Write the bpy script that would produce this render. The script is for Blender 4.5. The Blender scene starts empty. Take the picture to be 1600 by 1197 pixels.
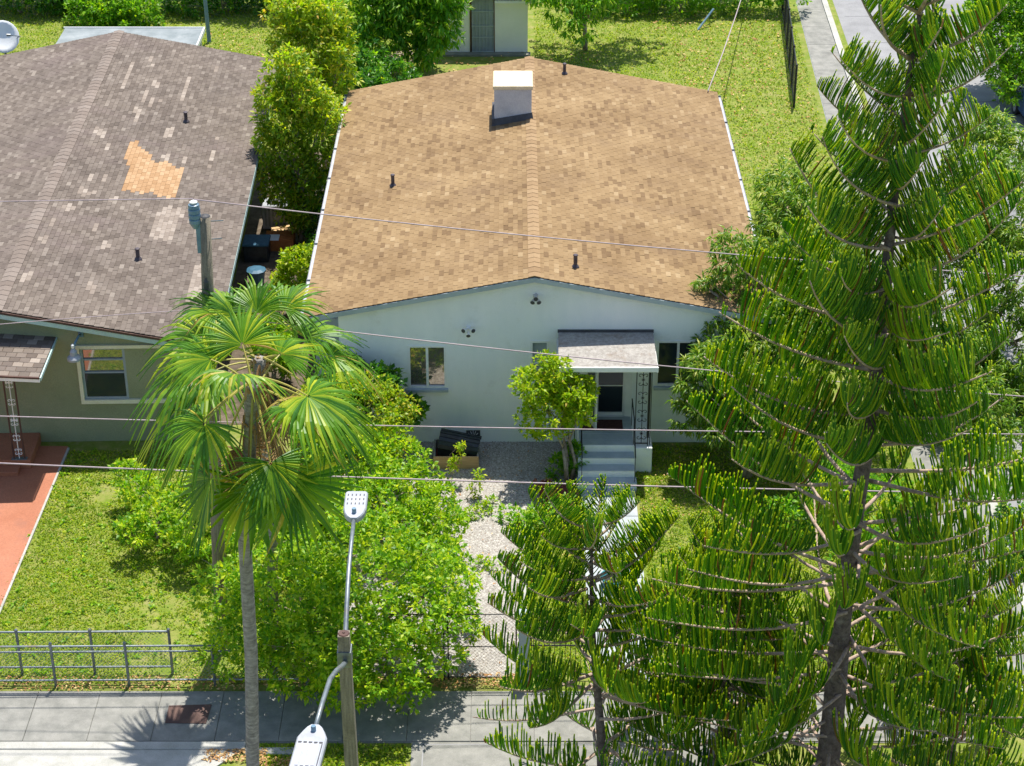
import bpy, math, random
import numpy as np
from mathutils import Vector, Matrix
random.seed(7); RNG = np.random.default_rng(11)
SC = bpy.context.scene; COL = SC.collection
R = math.radians
# ------------------------------------------------------------------ camera, sky, sun, exposure
CAM_Y, CAM_Z, PITCH, FPX = -49.35, 29.37, R(29.05), 3100.0
cd = bpy.data.cameras.new('camera'); cam = bpy.data.objects.new('camera', cd); COL.objects.link(cam)
cam.location = (0, CAM_Y, CAM_Z); cam.rotation_euler = (R(90) - PITCH, 0, 0)
cd.sensor_width = 36; cd.lens = FPX / 1600 * 36; cd.clip_end = 2000; SC.camera = cam
EL, AZ = R(69.5), R(15)          # sun stands behind the houses, a little to the right
sun_to = Vector((math.sin(AZ) * math.cos(EL), math.cos(AZ) * math.cos(EL), math.sin(EL)))
W = bpy.data.worlds.new('World'); SC.world = W; W.use_nodes = True
wn = W.node_tree.nodes; bg = wn['Background']; sky = wn.new('ShaderNodeTexSky')
sky.sky_type = 'NISHITA'; sky.sun_disc = False; sky.sun_elevation = EL; sky.sun_rotation = AZ
W.node_tree.links.new(sky.outputs[0], bg.inputs[0]); bg.inputs[1].default_value = 0.12
sd = bpy.data.lights.new('sun', 'SUN'); sd.energy = 4.8; sd.angle = R(0.53); sd.color = (1, .95, .86)
sun = bpy.data.objects.new('sun', sd); COL.objects.link(sun)
sun.rotation_euler = sun_to.to_track_quat('Z', 'Y').to_euler(); sun.location = (0, 0, 60)
SC.view_settings.view_transform = 'Standard'; SC.view_settings.look = 'None'
SC.view_settings.exposure = 0.62; SC.view_settings.gamma = 1; SC.view_settings.use_curve_mapping = False
SC.render.engine = 'CYCLES'
SC.cycles.max_bounces = 8; SC.cycles.transparent_max_bounces = 8
# ------------------------------------------------------------------ surveying: a photo pixel (1600 wide) to a place in the world
sP, cP = math.sin(PITCH), math.cos(PITCH)
def ray(u, v):
    dx = (u - 800) / FPX; dy = (598.5 - v) / FPX
    return Vector((dx, cP + dy * sP, -sP + dy * cP))
def atz(u, v, z=0.0):
    d = ray(u, v); t = (z - CAM_Z) / d.z
    return Vector((d.x * t, CAM_Y + d.y * t, z))
def aty(u, v, y=0.0):
    d = ray(u, v); t = (y - CAM_Y) / d.y
    return Vector((d.x * t, y, CAM_Z + d.z * t))
def atplane(u, v, p0, n):
    d = ray(u, v); o = Vector((0, CAM_Y, CAM_Z)); t = (p0 - o).dot(n) / d.dot(n)
    return o + d * t
# ------------------------------------------------------------------ materials
def nt(name):
    m = bpy.data.materials.new(name); m.use_nodes = True
    t = m.node_tree; b = t.nodes['Principled BSDF']
    return m, t, b
def ramp(t, stops, src):
    r = t.nodes.new('ShaderNodeValToRGB'); e = r.color_ramp.elements
    while len(e) < len(stops): e.new(0.5)
    for k, (p, c) in enumerate(stops): e[k].position = p; e[k].color = (*c, 1)
    t.links.new(src, r.inputs[0]); return r.outputs[0]
def noise(t, scale, detail=4, rough=.6, vec=None, stretch=None):
    n = t.nodes.new('ShaderNodeTexNoise'); n.inputs['Scale'].default_value = scale
    n.inputs['Detail'].default_value = detail; n.inputs['Roughness'].default_value = rough
    g = t.nodes.new('ShaderNodeNewGeometry'); src = g.outputs['Position']
    if stretch:
        mp = t.nodes.new('ShaderNodeMapping'); mp.inputs['Scale'].default_value = stretch
        t.links.new(src, mp.inputs[0]); src = mp.outputs[0]
    t.links.new(src, n.inputs['Vector']); return n.outputs[0]
def mixc(t, fac, a, b, mode='MIX'):
    m = t.nodes.new('ShaderNodeMix'); m.data_type = 'RGBA'; m.blend_type = mode
    for v, i in ((fac, 0), (a, 6), (b, 7)):
        if isinstance(v, (int, float)): m.inputs[i].default_value = v
        elif isinstance(v, tuple): m.inputs[i].default_value = (*v, 1)
        else: t.links.new(v, m.inputs[i])
    return m.outputs[2]
def bump(t, b, h, strength=.3, dist=.02):
    n = t.nodes.new('ShaderNodeBump'); n.inputs['Strength'].default_value = strength; n.inputs['Distance'].default_value = dist
    t.links.new(h, n.inputs['Height']); t.links.new(n.outputs[0], b.inputs['Normal'])
def surf(name, c1, c2, scale=3., rough=.85, fine=None, bmp=.25, metal=0., lo=.35, hi=.65, stain=None, spec=.3, stretch=None):
    """two tones mixed by noise, fine grain, optional stains of a third tone"""
    m, t, b = nt(name)
    c = ramp(t, [(lo, c1), (hi, c2)], noise(t, scale, 6, .65, stretch=stretch))
    if fine:
        g = noise(t, fine, 3, .7)
        c = mixc(t, .35, c, ramp(t, [(.3, (.35, .35, .35)), (.7, (.9, .9, .9))], g), 'OVERLAY')
        bump(t, b, g, bmp)
    if stain:
        c = mixc(t, ramp(t, [(.55, (0, 0, 0)), (.75, (.8, .8, .8))], noise(t, stain[1], 7, .7)), c, stain[0])
    t.links.new(c, b.inputs['Base Color']); b.inputs['Roughness'].default_value = rough
    b.inputs['Metallic'].default_value = metal; b.inputs['Specular IOR Level'].default_value = spec
    return m
def island_rand(t):
    g = t.nodes.new('ShaderNodeNewGeometry'); o = t.nodes.new('ShaderNodeObjectInfo')
    a = t.nodes.new('ShaderNodeMath'); a.operation = 'ADD'
    t.links.new(g.outputs['Random Per Island'], a.inputs[0]); t.links.new(o.outputs['Random'], a.inputs[1])
    f = t.nodes.new('ShaderNodeMath'); f.operation = 'FRACT'; t.links.new(a.outputs[0], f.inputs[0])
    return f.outputs[0]
def leafmat(name, stops, trans=.45, rough=.45, tcol=(1.75, 1.75, .55), spec=.35):
    m, t, b = nt(name)
    c = ramp(t, stops, island_rand(t))
    big = ramp(t, [(.3, (.9, .92, .85)), (.7, (1.25, 1.2, 1.0))], noise(t, .9, 3))
    c = mixc(t, 1., c, big, 'MULTIPLY')
    t.links.new(c, b.inputs['Base Color']); b.inputs['Roughness'].default_value = rough
    b.inputs['Specular IOR Level'].default_value = spec
    tr = t.nodes.new('ShaderNodeBsdfTranslucent')
    t.links.new(mixc(t, 1., c, tcol, 'MULTIPLY'), tr.inputs[0])
    mx = t.nodes.new('ShaderNodeMixShader'); mx.inputs[0].default_value = trans
    t.links.new(b.outputs[0], mx.inputs[1]); t.links.new(tr.outputs[0], mx.inputs[2])
    t.links.new(mx.outputs[0], t.nodes['Material Output'].inputs[0])
    return m
def piecemat(name, stops, stain=None, rough=.9, fine=40, wash=None):
    """pieces (tiles, stones) each with its own tone"""
    m, t, b = nt(name)
    c = ramp(t, stops, island_rand(t))
    g = noise(t, fine, 3, .7)
    c = mixc(t, .3, c, ramp(t, [(.3, (.35, .35, .35)), (.7, (.85, .85, .85))], g), 'OVERLAY')
    if wash: c = mixc(t, 1., c, ramp(t, [(.3, wash), (.62, (1, 1, 1))], noise(t, .45, 6, .6)), 'MULTIPLY')
    if stain: c = mixc(t, ramp(t, [(.52, (0, 0, 0)), (.72, (.7, .7, .7))], noise(t, stain[1], 6, .65, stretch=stain[2])), c, stain[0])
    bump(t, b, g, .3, .004)
    t.links.new(c, b.inputs['Base Color']); b.inputs['Roughness'].default_value = rough; b.inputs['Specular IOR Level'].default_value = .2
    return m
M = {}
M['grass'] = surf('grass_soil', (.13, .185, .018), (.26, .24, .08), 2.2, .95, fine=30, bmp=.8, lo=.42, hi=.72, stain=((.33, .26, .15), 1.8))
M['soil'] = surf('dark_soil', (.07, .055, .04), (.14, .11, .08), 3, .95, fine=30, bmp=.8, stain=((.20, .17, .13), 1.5))
M['blade'] = leafmat('grass_blade', [(0, (.09, .19, .006)), (.45, (.22, .335, .010)), (.85, (.36, .43, .02)), (1, (.46, .41, .11))], .45)
M['litter'] = leafmat('dry_leaf', [(0, (.25, .12, .05)), (.5, (.45, .24, .10)), (1, (.62, .46, .24))], .1, .8, (1, 1, 1))
M['concrete'] = surf('concrete', (.17, .17, .155), (.255, .25, .228), 2.2, .9, fine=60, bmp=.2, stain=((.13, .128, .118), .9))
M['pathcon'] = surf('path_concrete', (.29, .32, .33), (.37, .40, .41), 1.8, .85, fine=60, bmp=.15, stain=((.30, .31, .30), 1.1))
M['kerb'] = surf('kerb_concrete', (.30, .30, .27), (.40, .39, .365), 2, .9, fine=50)
M['asphalt'] = surf('asphalt', (.19, .19, .195), (.26, .26, .265), .6, .9, fine=80, stain=((.16, .16, .16), .4))
M['terracotta'] = surf('terracotta_paint', (.31, .115, .062), (.36, .145, .083), .8, .6, fine=30, bmp=.05, stain=((.26, .115, .08), 1.1))
M['gravelbed'] = surf('gravel_bed', (.24, .22, .20), (.35, .33, .305), 14, .95, fine=55, bmp=.9)
M['stone'] = piecemat('pale_stone', [(0, (.19, .17, .15)), (.45, (.345, .325, .295)), (.85, (.48, .46, .43)), (1, (.16, .115, .08))], fine=70)
M['mulch'] = piecemat('red_mulch', [(0, (.12, .035, .03)), (.6, (.22, .065, .05)), (1, (.34, .13, .09))])
M['stucco'] = surf('white_stucco', (.80, .835, .845), (.89, .905, .905), .7, .9, fine=45, bmp=.45, stain=((.70, .71, .69), 1.1), stretch=(1.6, 1.6, .5))
M['chim'] = surf('grey_plaster', (.42, .43, .48), (.52, .53, .57), 1.5, .9, fine=40, stain=((.36, .37, .42), .9))
M['olive'] = surf('olive_stucco', (.225, .245, .145), (.27, .285, .18), .8, .9, fine=45, bmp=.4, stain=((.19, .225, .15), .4))
M['cream'] = surf('cream_paint', (.66, .62, .44), (.74, .70, .52), 2, .6, fine=40, bmp=.05)
M['white'] = surf('white_paint', (.78, .79, .79), (.86, .86, .86), 3, .45, spec=.4)
M['greytrim'] = surf('grey_trim', (.34, .40, .44), (.44, .50, .53), 2, .7)
M['tealtrim'] = surf('teal_fascia', (.36, .50, .48), (.48, .60, .57), 2, .6)
M['drip'] = surf('brown_drip_edge', (.07, .035, .03), (.11, .06, .045), 3, .6)
M['shingle'] = piecemat('tan_shingle', [(0, (.172, .110, .056)), (.08, (.198, .130, .067)), (.2, (.240, .161, .082)), (.6, (.260, .177, .091)), (.93, (.280, .193, .102)), (1, (.325, .235, .133))],
                        wash=(.70, .66, .62), stain=((.19, .125, .07), .6, (.5, 1.2, 1)))
M['shingle_cap'] = piecemat('tan_ridge_shingle', [(0, (.225, .147, .078)), (.5, (.268, .178, .096)), (1, (.29, .198, .11))])
M['shingle_grey'] = piecemat('weathered_shingle', [(0, (.112, .090, .074)), (.3, (.138, .112, .093)), (.65, (.158, .130, .108)), (.95, (.186, .155, .130)), (1, (.24, .205, .172))],
                             wash=(.80, .80, .82), stain=((.16, .125, .115), .55, (.4, 1, 1)))
M['cap_grey'] = piecemat('worn_ridge_shingle', [(0, (.175, .14, .118)), (.5, (.205, .167, .142)), (1, (.23, .192, .166))], wash=(.8, .8, .8))
M['shingle_pale'] = piecemat('pale_shingle', [(0, (.20, .163, .135)), (.5, (.255, .213, .178)), (1, (.31, .265, .225))])
M['shingle_orange'] = piecemat('orange_shingle', [(0, (.30, .178, .090)), (.5, (.345, .215, .115)), (1, (.40, .265, .155))])
M['deck'] = surf('roof_felt', (.10, .07, .05), (.16, .11, .075), 4, .95)
M['alu'] = surf('gutter_metal', (.42, .43, .47), (.54, .55, .58), 4, .4, metal=.4)
M['pipe'] = surf('vent_metal', (.06, .05, .06), (.12, .10, .11), 6, .5, metal=.3)
M['iron'] = surf('black_iron', (.015, .015, .018), (.03, .03, .03), 6, .45)
M['galv'] = surf('galvanised_steel', (.15, .18, .20), (.26, .29, .31), 8, .45, metal=.55, stain=((.20, .14, .10), 3))
M['slate'] = surf('slate_awning', (.24, .22, .20), (.38, .36, .33), 9, .95, fine=45, bmp=.8, stain=((.20, .14, .10), 2.2))
M['bark_palm'] = surf('palm_bark', (.17, .155, .135), (.34, .315, .275), 6, .95, fine=18, bmp=.9, stain=((.085, .078, .072), 4.5), stretch=(1, 1, 3))
M['bark_pine'] = surf('pine_bark', (.08, .06, .055), (.18, .14, .125), 9, .95, fine=26, bmp=1, stain=((.34, .31, .28), 4))
M['twig_pine'] = surf('pine_branch_bark', (.28, .19, .14), (.46, .36, .29), 9, .9, fine=30, bmp=.5)
M['bark'] = surf('grey_bark', (.22, .17, .13), (.40, .33, .27), 8, .95, fine=30, bmp=.6)
M['wood'] = surf('weathered_pole', (.15, .13, .10), (.27, .235, .18), 5, .95, fine=40, bmp=.6, stretch=(6, 6, .4), stain=((.09, .08, .065), 2))
M['timber'] = surf('raw_timber', (.44, .28, .14), (.58, .40, .21), 4, .8, stretch=(.6, 5, 5))
M['timberpale'] = surf('pale_board', (.58, .48, .32), (.68, .58, .42), 5, .8, fine=30)
M['insul'] = surf('blue_grey_insulator', (.10, .19, .27), (.16, .26, .34), 5, .4, spec=.5)
M['lumi'] = surf('luminaire_paint', (.32, .34, .38), (.40, .42, .46), 4, .55, metal=.1, stain=((.27, .27, .28), 3), spec=.2)
M['lumid'] = surf('luminaire_slot', (.05, .05, .055), (.08, .08, .09), 5, .6)
M['wire'] = surf('cable_sheath', (.33, .26, .28), (.44, .36, .385), 3, .5)
M['needle'] = leafmat('pine_cord', [(0, (.035, .16, .008)), (.35, (.10, .28, .009)), (.7, (.24, .41, .010)), (.965, (.44, .52, .016)), (.975, (.24, .12, .045)), (1, (.30, .17, .07))], .40, .42, (1.9, 1.75, .35), .35)
M['needle_tip'] = leafmat('pine_cord_tip', [(0, (.42, .54, .03)), (1, (.60, .68, .05))], .35, .45)
M['palm'] = leafmat('palm_leaf', [(0, (.035, .14, .008)), (.4, (.10, .25, .010)), (.78, (.20, .34, .014)), (.97, (.44, .49, .03)), (1, (.42, .28, .10))], .38, .46, (1.5, 1.5, .4), .5)
M['palm_dead'] = leafmat('dry_palm_leaf', [(0, (.24, .14, .06)), (1, (.42, .29, .15))], .15, .8, (1, 1, 1))
M['petiole'] = surf('palm_petiole', (.30, .30, .06), (.42, .34, .08), 4, .5)
M['leaf_bush'] = leafmat('bush_leaf', [(0, (.06, .185, .008)), (.35, (.14, .31, .010)), (.75, (.25, .42, .012)), (1, (.42, .50, .03))], .42)
M['leaf_lime'] = leafmat('lime_leaf', [(0, (.16, .31, .010)), (.5, (.30, .44, .012)), (1, (.50, .54, .025))], .45)
M['leaf_yel'] = leafmat('yellowing_leaf', [(0, (.08, .19, .010)), (.4, (.20, .33, .012)), (.88, (.44, .47, .03)), (1, (.52, .34, .07))], .45)
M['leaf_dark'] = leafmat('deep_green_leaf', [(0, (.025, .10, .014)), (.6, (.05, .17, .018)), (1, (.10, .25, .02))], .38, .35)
M['leaf_mango'] = leafmat('mango_leaf', [(0, (.055, .15, .012)), (.5, (.12, .24, .018)), (.85, (.22, .32, .03)), (1, (.38, .40, .08))], .42, .35)
M['leaf_tree'] = leafmat('broad_leaf', [(0, (.055, .19, .010)), (.5, (.12, .31, .014)), (.9, (.23, .40, .018)), (1, (.40, .45, .04))], .48)
M['leaf_hedge'] = leafmat('hedge_leaf', [(0, (.065, .20, .012)), (.6, (.14, .32, .018)), (1, (.27, .44, .03))], .48)
M['leaf_red'] = leafmat('red_leaf', [(0, (.15, .035, .035)), (.7, (.30, .09, .08)), (1, (.20, .22, .04))], .3)
M['black'] = surf('black_plastic', (.012, .018, .024), (.03, .04, .05), 6, .45, spec=.4)
M['bluebin'] = surf('blue_plastic', (.03, .10, .17), (.05, .14, .22), 6, .5)
M['tub'] = surf('teal_plastic', (.02, .16, .19), (.03, .22, .26), 6, .4)
M['orange'] = surf('rusty_orange', (.42, .12, .03), (.55, .19, .06), 7, .8)
M['steelgrey'] = surf('steel_grey_paint', (.26, .31, .35), (.34, .39, .43), 3, .6)
M['shedwall'] = surf('shed_plaster', (.86, .86, .82), (.92, .91, .87), 1.5, .9, fine=40, bmp=.2)
M['flatroof'] = surf('grey_flat_roof', (.17, .20, .21), (.27, .30, .31), 1.2, .8, stain=((.36, .38, .38), .8))
M['mat'] = surf('door_mat', (.05, .02, .02), (.10, .04, .035), 12, .95, fine=60)
M['carblue'] = surf('blue_car_paint', (.03, .07, .17), (.04, .09, .20), 1, .25, spec=.6)
M['rubber'] = surf('rubber', (.015, .015, .015), (.03, .03, .03), 8, .8)
def glassmat(name, c, metal, rough=.04, spec=.6):
    m, t, b = nt(name); b.inputs['Base Color'].default_value = (*c, 1); b.inputs['Metallic'].default_value = metal
    b.inputs['Roughness'].default_value = rough; b.inputs['Specular IOR Level'].default_value = spec
    bump(t, b, noise(t, 1.5, 2), .03, .02)
    return m
M['glass'] = glassmat('mirror_tint_glass', (.36, .33, .30), .75)
M['glassd'] = glassmat('dark_glass', (.02, .03, .04), 0, .06, .3)
# ------------------------------------------------------------------ mesh helpers
class MB:
    def __init__(s): s.v = []; s.f = []; s.m = []
    def add(s, verts, faces, mi=0):
        o = len(s.v); s.v += [tuple(p) for p in verts]; s.f += [tuple(i + o for i in f) for f in faces]; s.m += [mi] * len(faces); return s
    def box(s, x0, x1, y0, y1, z0, z1, mi=0, M4=None, bev=0.0):
        if bev: return s.cbox(x0, x1, y0, y1, z0, z1, bev, mi, M4)
        v = [Vector((x, y, z)) for z in (z0, z1) for y in (y0, y1) for x in (x0, x1)]
        if M4: v = [M4 @ p for p in v]
        return s.add(v, [(0, 2, 3, 1), (4, 5, 7, 6), (0, 1, 5, 4), (2, 6, 7, 3), (0, 4, 6, 2), (1, 3, 7, 5)], mi)
    def cbox(s, x0, x1, y0, y1, z0, z1, b, mi=0, M4=None):
        """box with chamfered vertical edges and top"""
        def ring(i, z): return [(x0 + i + b, y0 + i, z), (x1 - i - b, y0 + i, z), (x1 - i, y0 + i + b, z), (x1 - i, y1 - i - b, z), (x1 - i - b, y1 - i, z), (x0 + i + b, y1 - i, z), (x0 + i, y1 - i - b, z), (x0 + i, y0 + i + b, z)]
        v = ring(0, z0) + ring(0, z1 - b) + ring(b, z1); f = [tuple(range(7, -1, -1)), tuple(range(16, 24))]
        for k in range(2):
            for i in range(8): j = (i + 1) % 8; f.append((k * 8 + i, k * 8 + j, k * 8 + 8 + j, k * 8 + 8 + i))
        v = [Vector(p) for p in v]
        if M4: v = [M4 @ p for p in v]
        return s.add(v, f, mi)
    def tube(s, pts, rad, n=6, mi=0, cap=True):
        pts = [Vector(p) for p in pts]; k = len(pts)
        rad = rad if hasattr(rad, '__len__') else [rad] * k
        vs = []; up = None
        for i, p in enumerate(pts):
            d = (pts[min(i + 1, k - 1)] - pts[max(i - 1, 0)]).normalized()
            if up is None: up = d.orthogonal().normalized()
            a = (up - d * up.dot(d)); a = a.normalized() if a.length > 1e-6 else d.orthogonal().normalized(); up = a; b = d.cross(a)
            vs += [p + (a * math.cos(2 * math.pi * j / n) + b * math.sin(2 * math.pi * j / n)) * rad[i] for j in range(n)]
        f = [(i * n + j, i * n + (j + 1) % n, (i + 1) * n + (j + 1) % n, (i + 1) * n + j) for i in range(k - 1) for j in range(n)]
        if cap: f += [tuple(range(n - 1, -1, -1)), tuple(range((k - 1) * n, k * n))]
        return s.add(vs, f, mi)
    def lathe(s, c, prof, n=12, mi=0, M4=None):
        vs = [Vector((r * math.cos(2 * math.pi * j / n), r * math.sin(2 * math.pi * j / n), z)) for r, z in prof for j in range(n)]
        vs = [(M4 @ p if M4 else p) + Vector(c) for p in vs]; k = len(prof)
        f = [(i * n + j, i * n + (j + 1) % n, (i + 1) * n + (j + 1) % n, (i + 1) * n + j) for i in range(k - 1) for j in range(n)]
        f += [tuple(range(n - 1, -1, -1)), tuple(range((k - 1) * n, k * n))]
        return s.add(vs, f, mi)
    def poly(s, pts, z0, z1, mi=0):
        n = len(pts); v = [(x, y, z0) for x, y in pts] + [(x, y, z1) for x, y in pts]
        return s.add(v, [tuple(range(n - 1, -1, -1)), tuple(range(n, 2 * n))] + [(i, (i + 1) % n, n + (i + 1) % n, n + i) for i in range(n)], mi)
    def mesh(s, name, mats, smooth=False):
        me = bpy.data.meshes.new(name); me.from_pydata([tuple(p) for p in s.v], [], s.f)
        for m in (mats if isinstance(mats, (list, tuple)) else [mats]): me.materials.append(m)
        me.polygons.foreach_set('material_index', s.m)
        if smooth: me.polygons.foreach_set('use_smooth', [True] * len(me.polygons))
        me.update(); return me
    def obj(s, name, mats, parent=None, smooth=False): return link(name, s.mesh(name, mats, smooth), parent)
def link(name, me, parent=None):
    o = bpy.data.objects.new(name, me); COL.objects.link(o)
    if parent: o.parent = parent
    return o
def tag(o, label=None, cat=None, group=None, kind=None):
    if label: o['label'] = label
    if cat: o['category'] = cat
    if group: o['group'] = group
    if kind: o['kind'] = kind
    return o
def thing(name, label, cat, loc=(0, 0, 0), rz=0, group=None):
    o = bpy.data.objects.new(name, None); COL.objects.link(o); o.empty_display_size = .2
    o.location = loc; o.rotation_euler = (0, 0, rz); return tag(o, label, cat, group)
def npmesh(name, verts, faces, mats, mi=None, smooth=False):
    """fast mesh from numpy: faces is (n,3) or (n,4)"""
    me = bpy.data.meshes.new(name); k = faces.shape[1]
    me.vertices.add(len(verts)); me.vertices.foreach_set('co', np.ascontiguousarray(verts, np.float32).ravel())
    me.loops.add(faces.size); me.loops.foreach_set('vertex_index', np.ascontiguousarray(faces, np.int32).ravel())
    me.polygons.add(len(faces)); me.polygons.foreach_set('loop_start', np.arange(0, faces.size, k, dtype=np.int32))
    for m in (mats if isinstance(mats, (list, tuple)) else [mats]): me.materials.append(m)
    if mi is not None: me.polygons.foreach_set('material_index', np.asarray(mi, np.int32))
    if smooth: me.polygons.foreach_set('use_smooth', np.ones(len(faces), bool))
    me.update(calc_edges=True); me.validate(); return me
def unit(a): return a / np.maximum(np.linalg.norm(a, axis=-1, keepdims=True), 1e-9)
def leaf_mesh(name, P, D, L, wr, mats, fold=.18, curl=.12, mi=None, upb=1.0):
    """folded leaf blades: base P, axis D, length L; 6 verts, 4 triangles each"""
    n = len(P); D = unit(D); upv = np.array([0, 0, upb]) + RNG.normal(0, .45, (n, 3))
    S = unit(np.cross(D, upv)); N = np.cross(S, D); L = np.broadcast_to(L, (n,))[:, None]; wd = L * wr * .5
    a = P; b = P + D * L * .38 + N * L * curl * .5; c = P + D * L - N * L * curl
    l1 = P + D * L * .42 + S * wd + N * wd * fold * 2; r1 = P + D * L * .42 - S * wd + N * wd * fold * 2
    V = np.stack([a, l1, c, r1, b], 1).reshape(-1, 3); o = (np.arange(n) * 5)[:, None, None]
    F = (np.array([[0, 1, 4], [4, 1, 2], [4, 2, 3], [0, 4, 3]])[None] + o).reshape(-1, 3)
    return npmesh(name, V, F, mats, None if mi is None else np.repeat(mi, 4))
def lobes_points(lobes, n, shell=.55, bottom=-.9):
    w = np.array([l[3] ** 2 for l in lobes]); k = RNG.choice(len(lobes), n, p=w / w.sum())
    Lb = np.array([(l[0], l[1], l[2], l[3], l[4] if len(l) > 4 else l[3] * .85) for l in lobes])[k]
    d = unit(RNG.normal(0, 1, (n, 3))); d = d + 0; d[:, 2] = np.where(d[:, 2] < bottom, -d[:, 2], d[:, 2])
    ph = Lb[:, 0] * 3 + k * 1.7
    bumpy = 1 + .16 * np.sin(5 * d[:, 0] + ph) * np.sin(6 * d[:, 1] + 2 * ph) + .12 * np.sin(9 * d[:, 2] + 7 * d[:, 0] + ph)
    r = (shell + (1.04 - shell) * RNG.random(n) ** .6) * bumpy
    C = Lb[:, :3] + d * (r * Lb[:, 3])[:, None] * np.stack([np.ones(n), np.ones(n), Lb[:, 4] / Lb[:, 3]], 1)
    hole = np.sin(C[:, 0] * 4.1 + 1.3) * np.sin(C[:, 1] * 3.7 + .4) * np.sin(C[:, 2] * 4.6 + 2.) + .25 * np.sin(C[:, 0] * 9.7 + C[:, 1] * 8.1)
    keep = (C[:, 2] > .08) & (hole < .42)
    return C[keep], d[keep]
YOUNG = {'leaf_bush': 'leaf_lime', 'leaf_tree': 'leaf_bush', 'leaf_hedge': 'leaf_bush', 'leaf_lime': 'leaf_yel', 'leaf_dark': 'leaf_tree', 'leaf_yel': 'leaf_lime'}
def foliage(name, lobes, nclump, per, leaf, wr, mat, parent, shell=.55, droop=0., spread=.9, up=.5, rad=.6, curl=.12, bottom=-.9):
    C, d = lobes_points(lobes, nclump, shell, bottom)
    ax = unit(d * .7 + np.array([0, 0, up]) + RNG.normal(0, .3, d.shape))
    A = np.repeat(ax, per, 0); P = np.repeat(C, per, 0); n = len(A)
    D = unit(A * .6 + unit(RNG.normal(0, 1, (n, 3))) * spread + np.array([0, 0, -droop]))
    L = leaf * (.7 + .6 * RNG.random(n))
    P = P + D * (RNG.random(n) * rad * leaf)[:, None]
    young = np.repeat((RNG.random(len(C)) < .28).astype(int), per)
    o = link(name, leaf_mesh(name, P, D, L, wr, [M[mat], M[YOUNG.get(mat, mat)]], curl=curl, mi=young), parent)
    return o
def inv_parent(pts, base): return [(p[0] - base[0], p[1] - base[1], p[2] - base[2]) + tuple(p[3:]) for p in pts]
def limb_tree(root, base, lobes, r0, mat='bark', nsub=3, fork=.4, stems=1):
    """trunk with limbs that reach each lobe; coordinates relative to root"""
    mb = MB()
    top = np.mean([l[:3] for l in lobes], axis=0)
    for s in range(stems):
        off = Vector((random.uniform(-.25, .25), random.uniform(-.25, .25), 0)) * (1 if stems > 1 else 0)
        fk = Vector((top[0] * fork, top[1] * fork, max(.25, top[2] * fork))) + off
        mb.tube([off * .5, off * .8 + fk * .5 + Vector((random.uniform(-.06, .06), random.uniform(-.06, .06), 0)), fk], [r0, r0 * .8, r0 * .65], 8)
        for l in lobes[s::stems]:
            c = Vector(l[:3]); m = fk.lerp(c, .5) + Vector((random.uniform(-.2, .2), random.uniform(-.2, .2), random.uniform(0, .25)))
            mb.tube([fk, m, c], [r0 * .5, r0 * .35, r0 * .15], 6)
            for _ in range(nsub):
                e = c + Vector((random.uniform(-1, 1), random.uniform(-1, 1), random.uniform(-.3, .9))) * l[3] * .8
                if e.z > .15: mb.tube([m.lerp(c, random.random()), m.lerp(e, .6), e], [r0 * .22, r0 * .14, r0 * .05], 5)
    return mb.obj('trunk', M[mat], root, True)
def plant(name, label, cat, base, lobes_w, mat, nclump, per, leaf, wr, r0=.06, group=None, stems=3, bark='bark', **kw):
    root = thing(name, label, cat, base, 0, group); lb = inv_parent(lobes_w, base)
    limb_tree(root, base, lb, r0, bark, stems=stems)
    # keep foliage above ground: lobes relative to root, ground at -base z
    foliage('crown', lb, nclump, per, leaf, wr, mat, root, **kw)
    return root
def L_(u, v, y, r, rz=None):
    p = aty(u, v, y); return (p.x, p.y, p.z, r) + ((rz,) if rz else ())

# ================================================================== SETTING
def slab(name, pts, z, mat, thick=.05):
    return tag(MB().poly(pts, z - thick, z).obj(name, M[mat]), kind='structure')
g = MB(); NX = 40
g.add([(-220, -140, 0), (220, -140, 0), (220, 260, 0), (-220, 260, 0)], [(0, 1, 2, 3)])
tag(g.obj('ground', M['grass']), kind='structure')
slab('road', [(-220, -22.4), (220, -22.4), (220, -15.0), (-220, -15.0)], .004, 'asphalt')
# front pavement: flags with open joints
pv = bpy.data.objects.new('pavement', MB().poly([(-60, -13.52), (10.9, -13.52), (10.9, -11.62), (-60, -11.62)], -.06, .02).mesh('pavement', M['concrete'])); COL.objects.link(pv); tag(pv, kind='structure')
def flags(x0, x1, y0, y1, nx, parent, z0=.02, z1=.05, jit=.004, mat='concrete', name='flagstone'):
    w = (x1 - x0) / nx; gap = .006
    me = MB().box(gap, w - gap, gap, y1 - y0 - gap, 0, z1 - z0, bev=.006).mesh(name, M[mat])
    for i in range(nx):
        o = link(name, me, parent); o.location = (x0 + i * w, y0, z0 + random.uniform(-jit, jit)); o.rotation_euler = (random.uniform(-.002, .002), random.uniform(-.002, .002), 0)
flags(-18.6, 10.8, -13.5, -11.65, 20, pv)
# kerb along the front, dropped where the driveways cross
mb = MB().box(-60, -6.1, -13.80, -13.53, -.05, .075, bev=.02)
mb.box(-6.1, -4.4, -13.95, -13.72, -.05, .06, bev=.02)
tag(mb.obj('kerb', M['kerb']), kind='structure')
ap = slab('driveway_apron', [(-60, -15.0), (-7.2, -15.0), (-6.2, -13.81), (-60, -13.81)], .045, 'kerb')
slab('crossover', [(-2.3, -15.0), (5.4, -15.0), (4.4, -13.53), (-2.3, -13.53)], .03, 'concrete')
mb = MB()
for x in (-2.05, 2.2): mb.box(x, x + .03, -15, -13.55, .0305, .0345)
mb.box(-2.3, 5, -13.62, -13.59, .0305, .0345)
tag(mb.obj('joint_lines', M['asphalt']), kind='structure')
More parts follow.
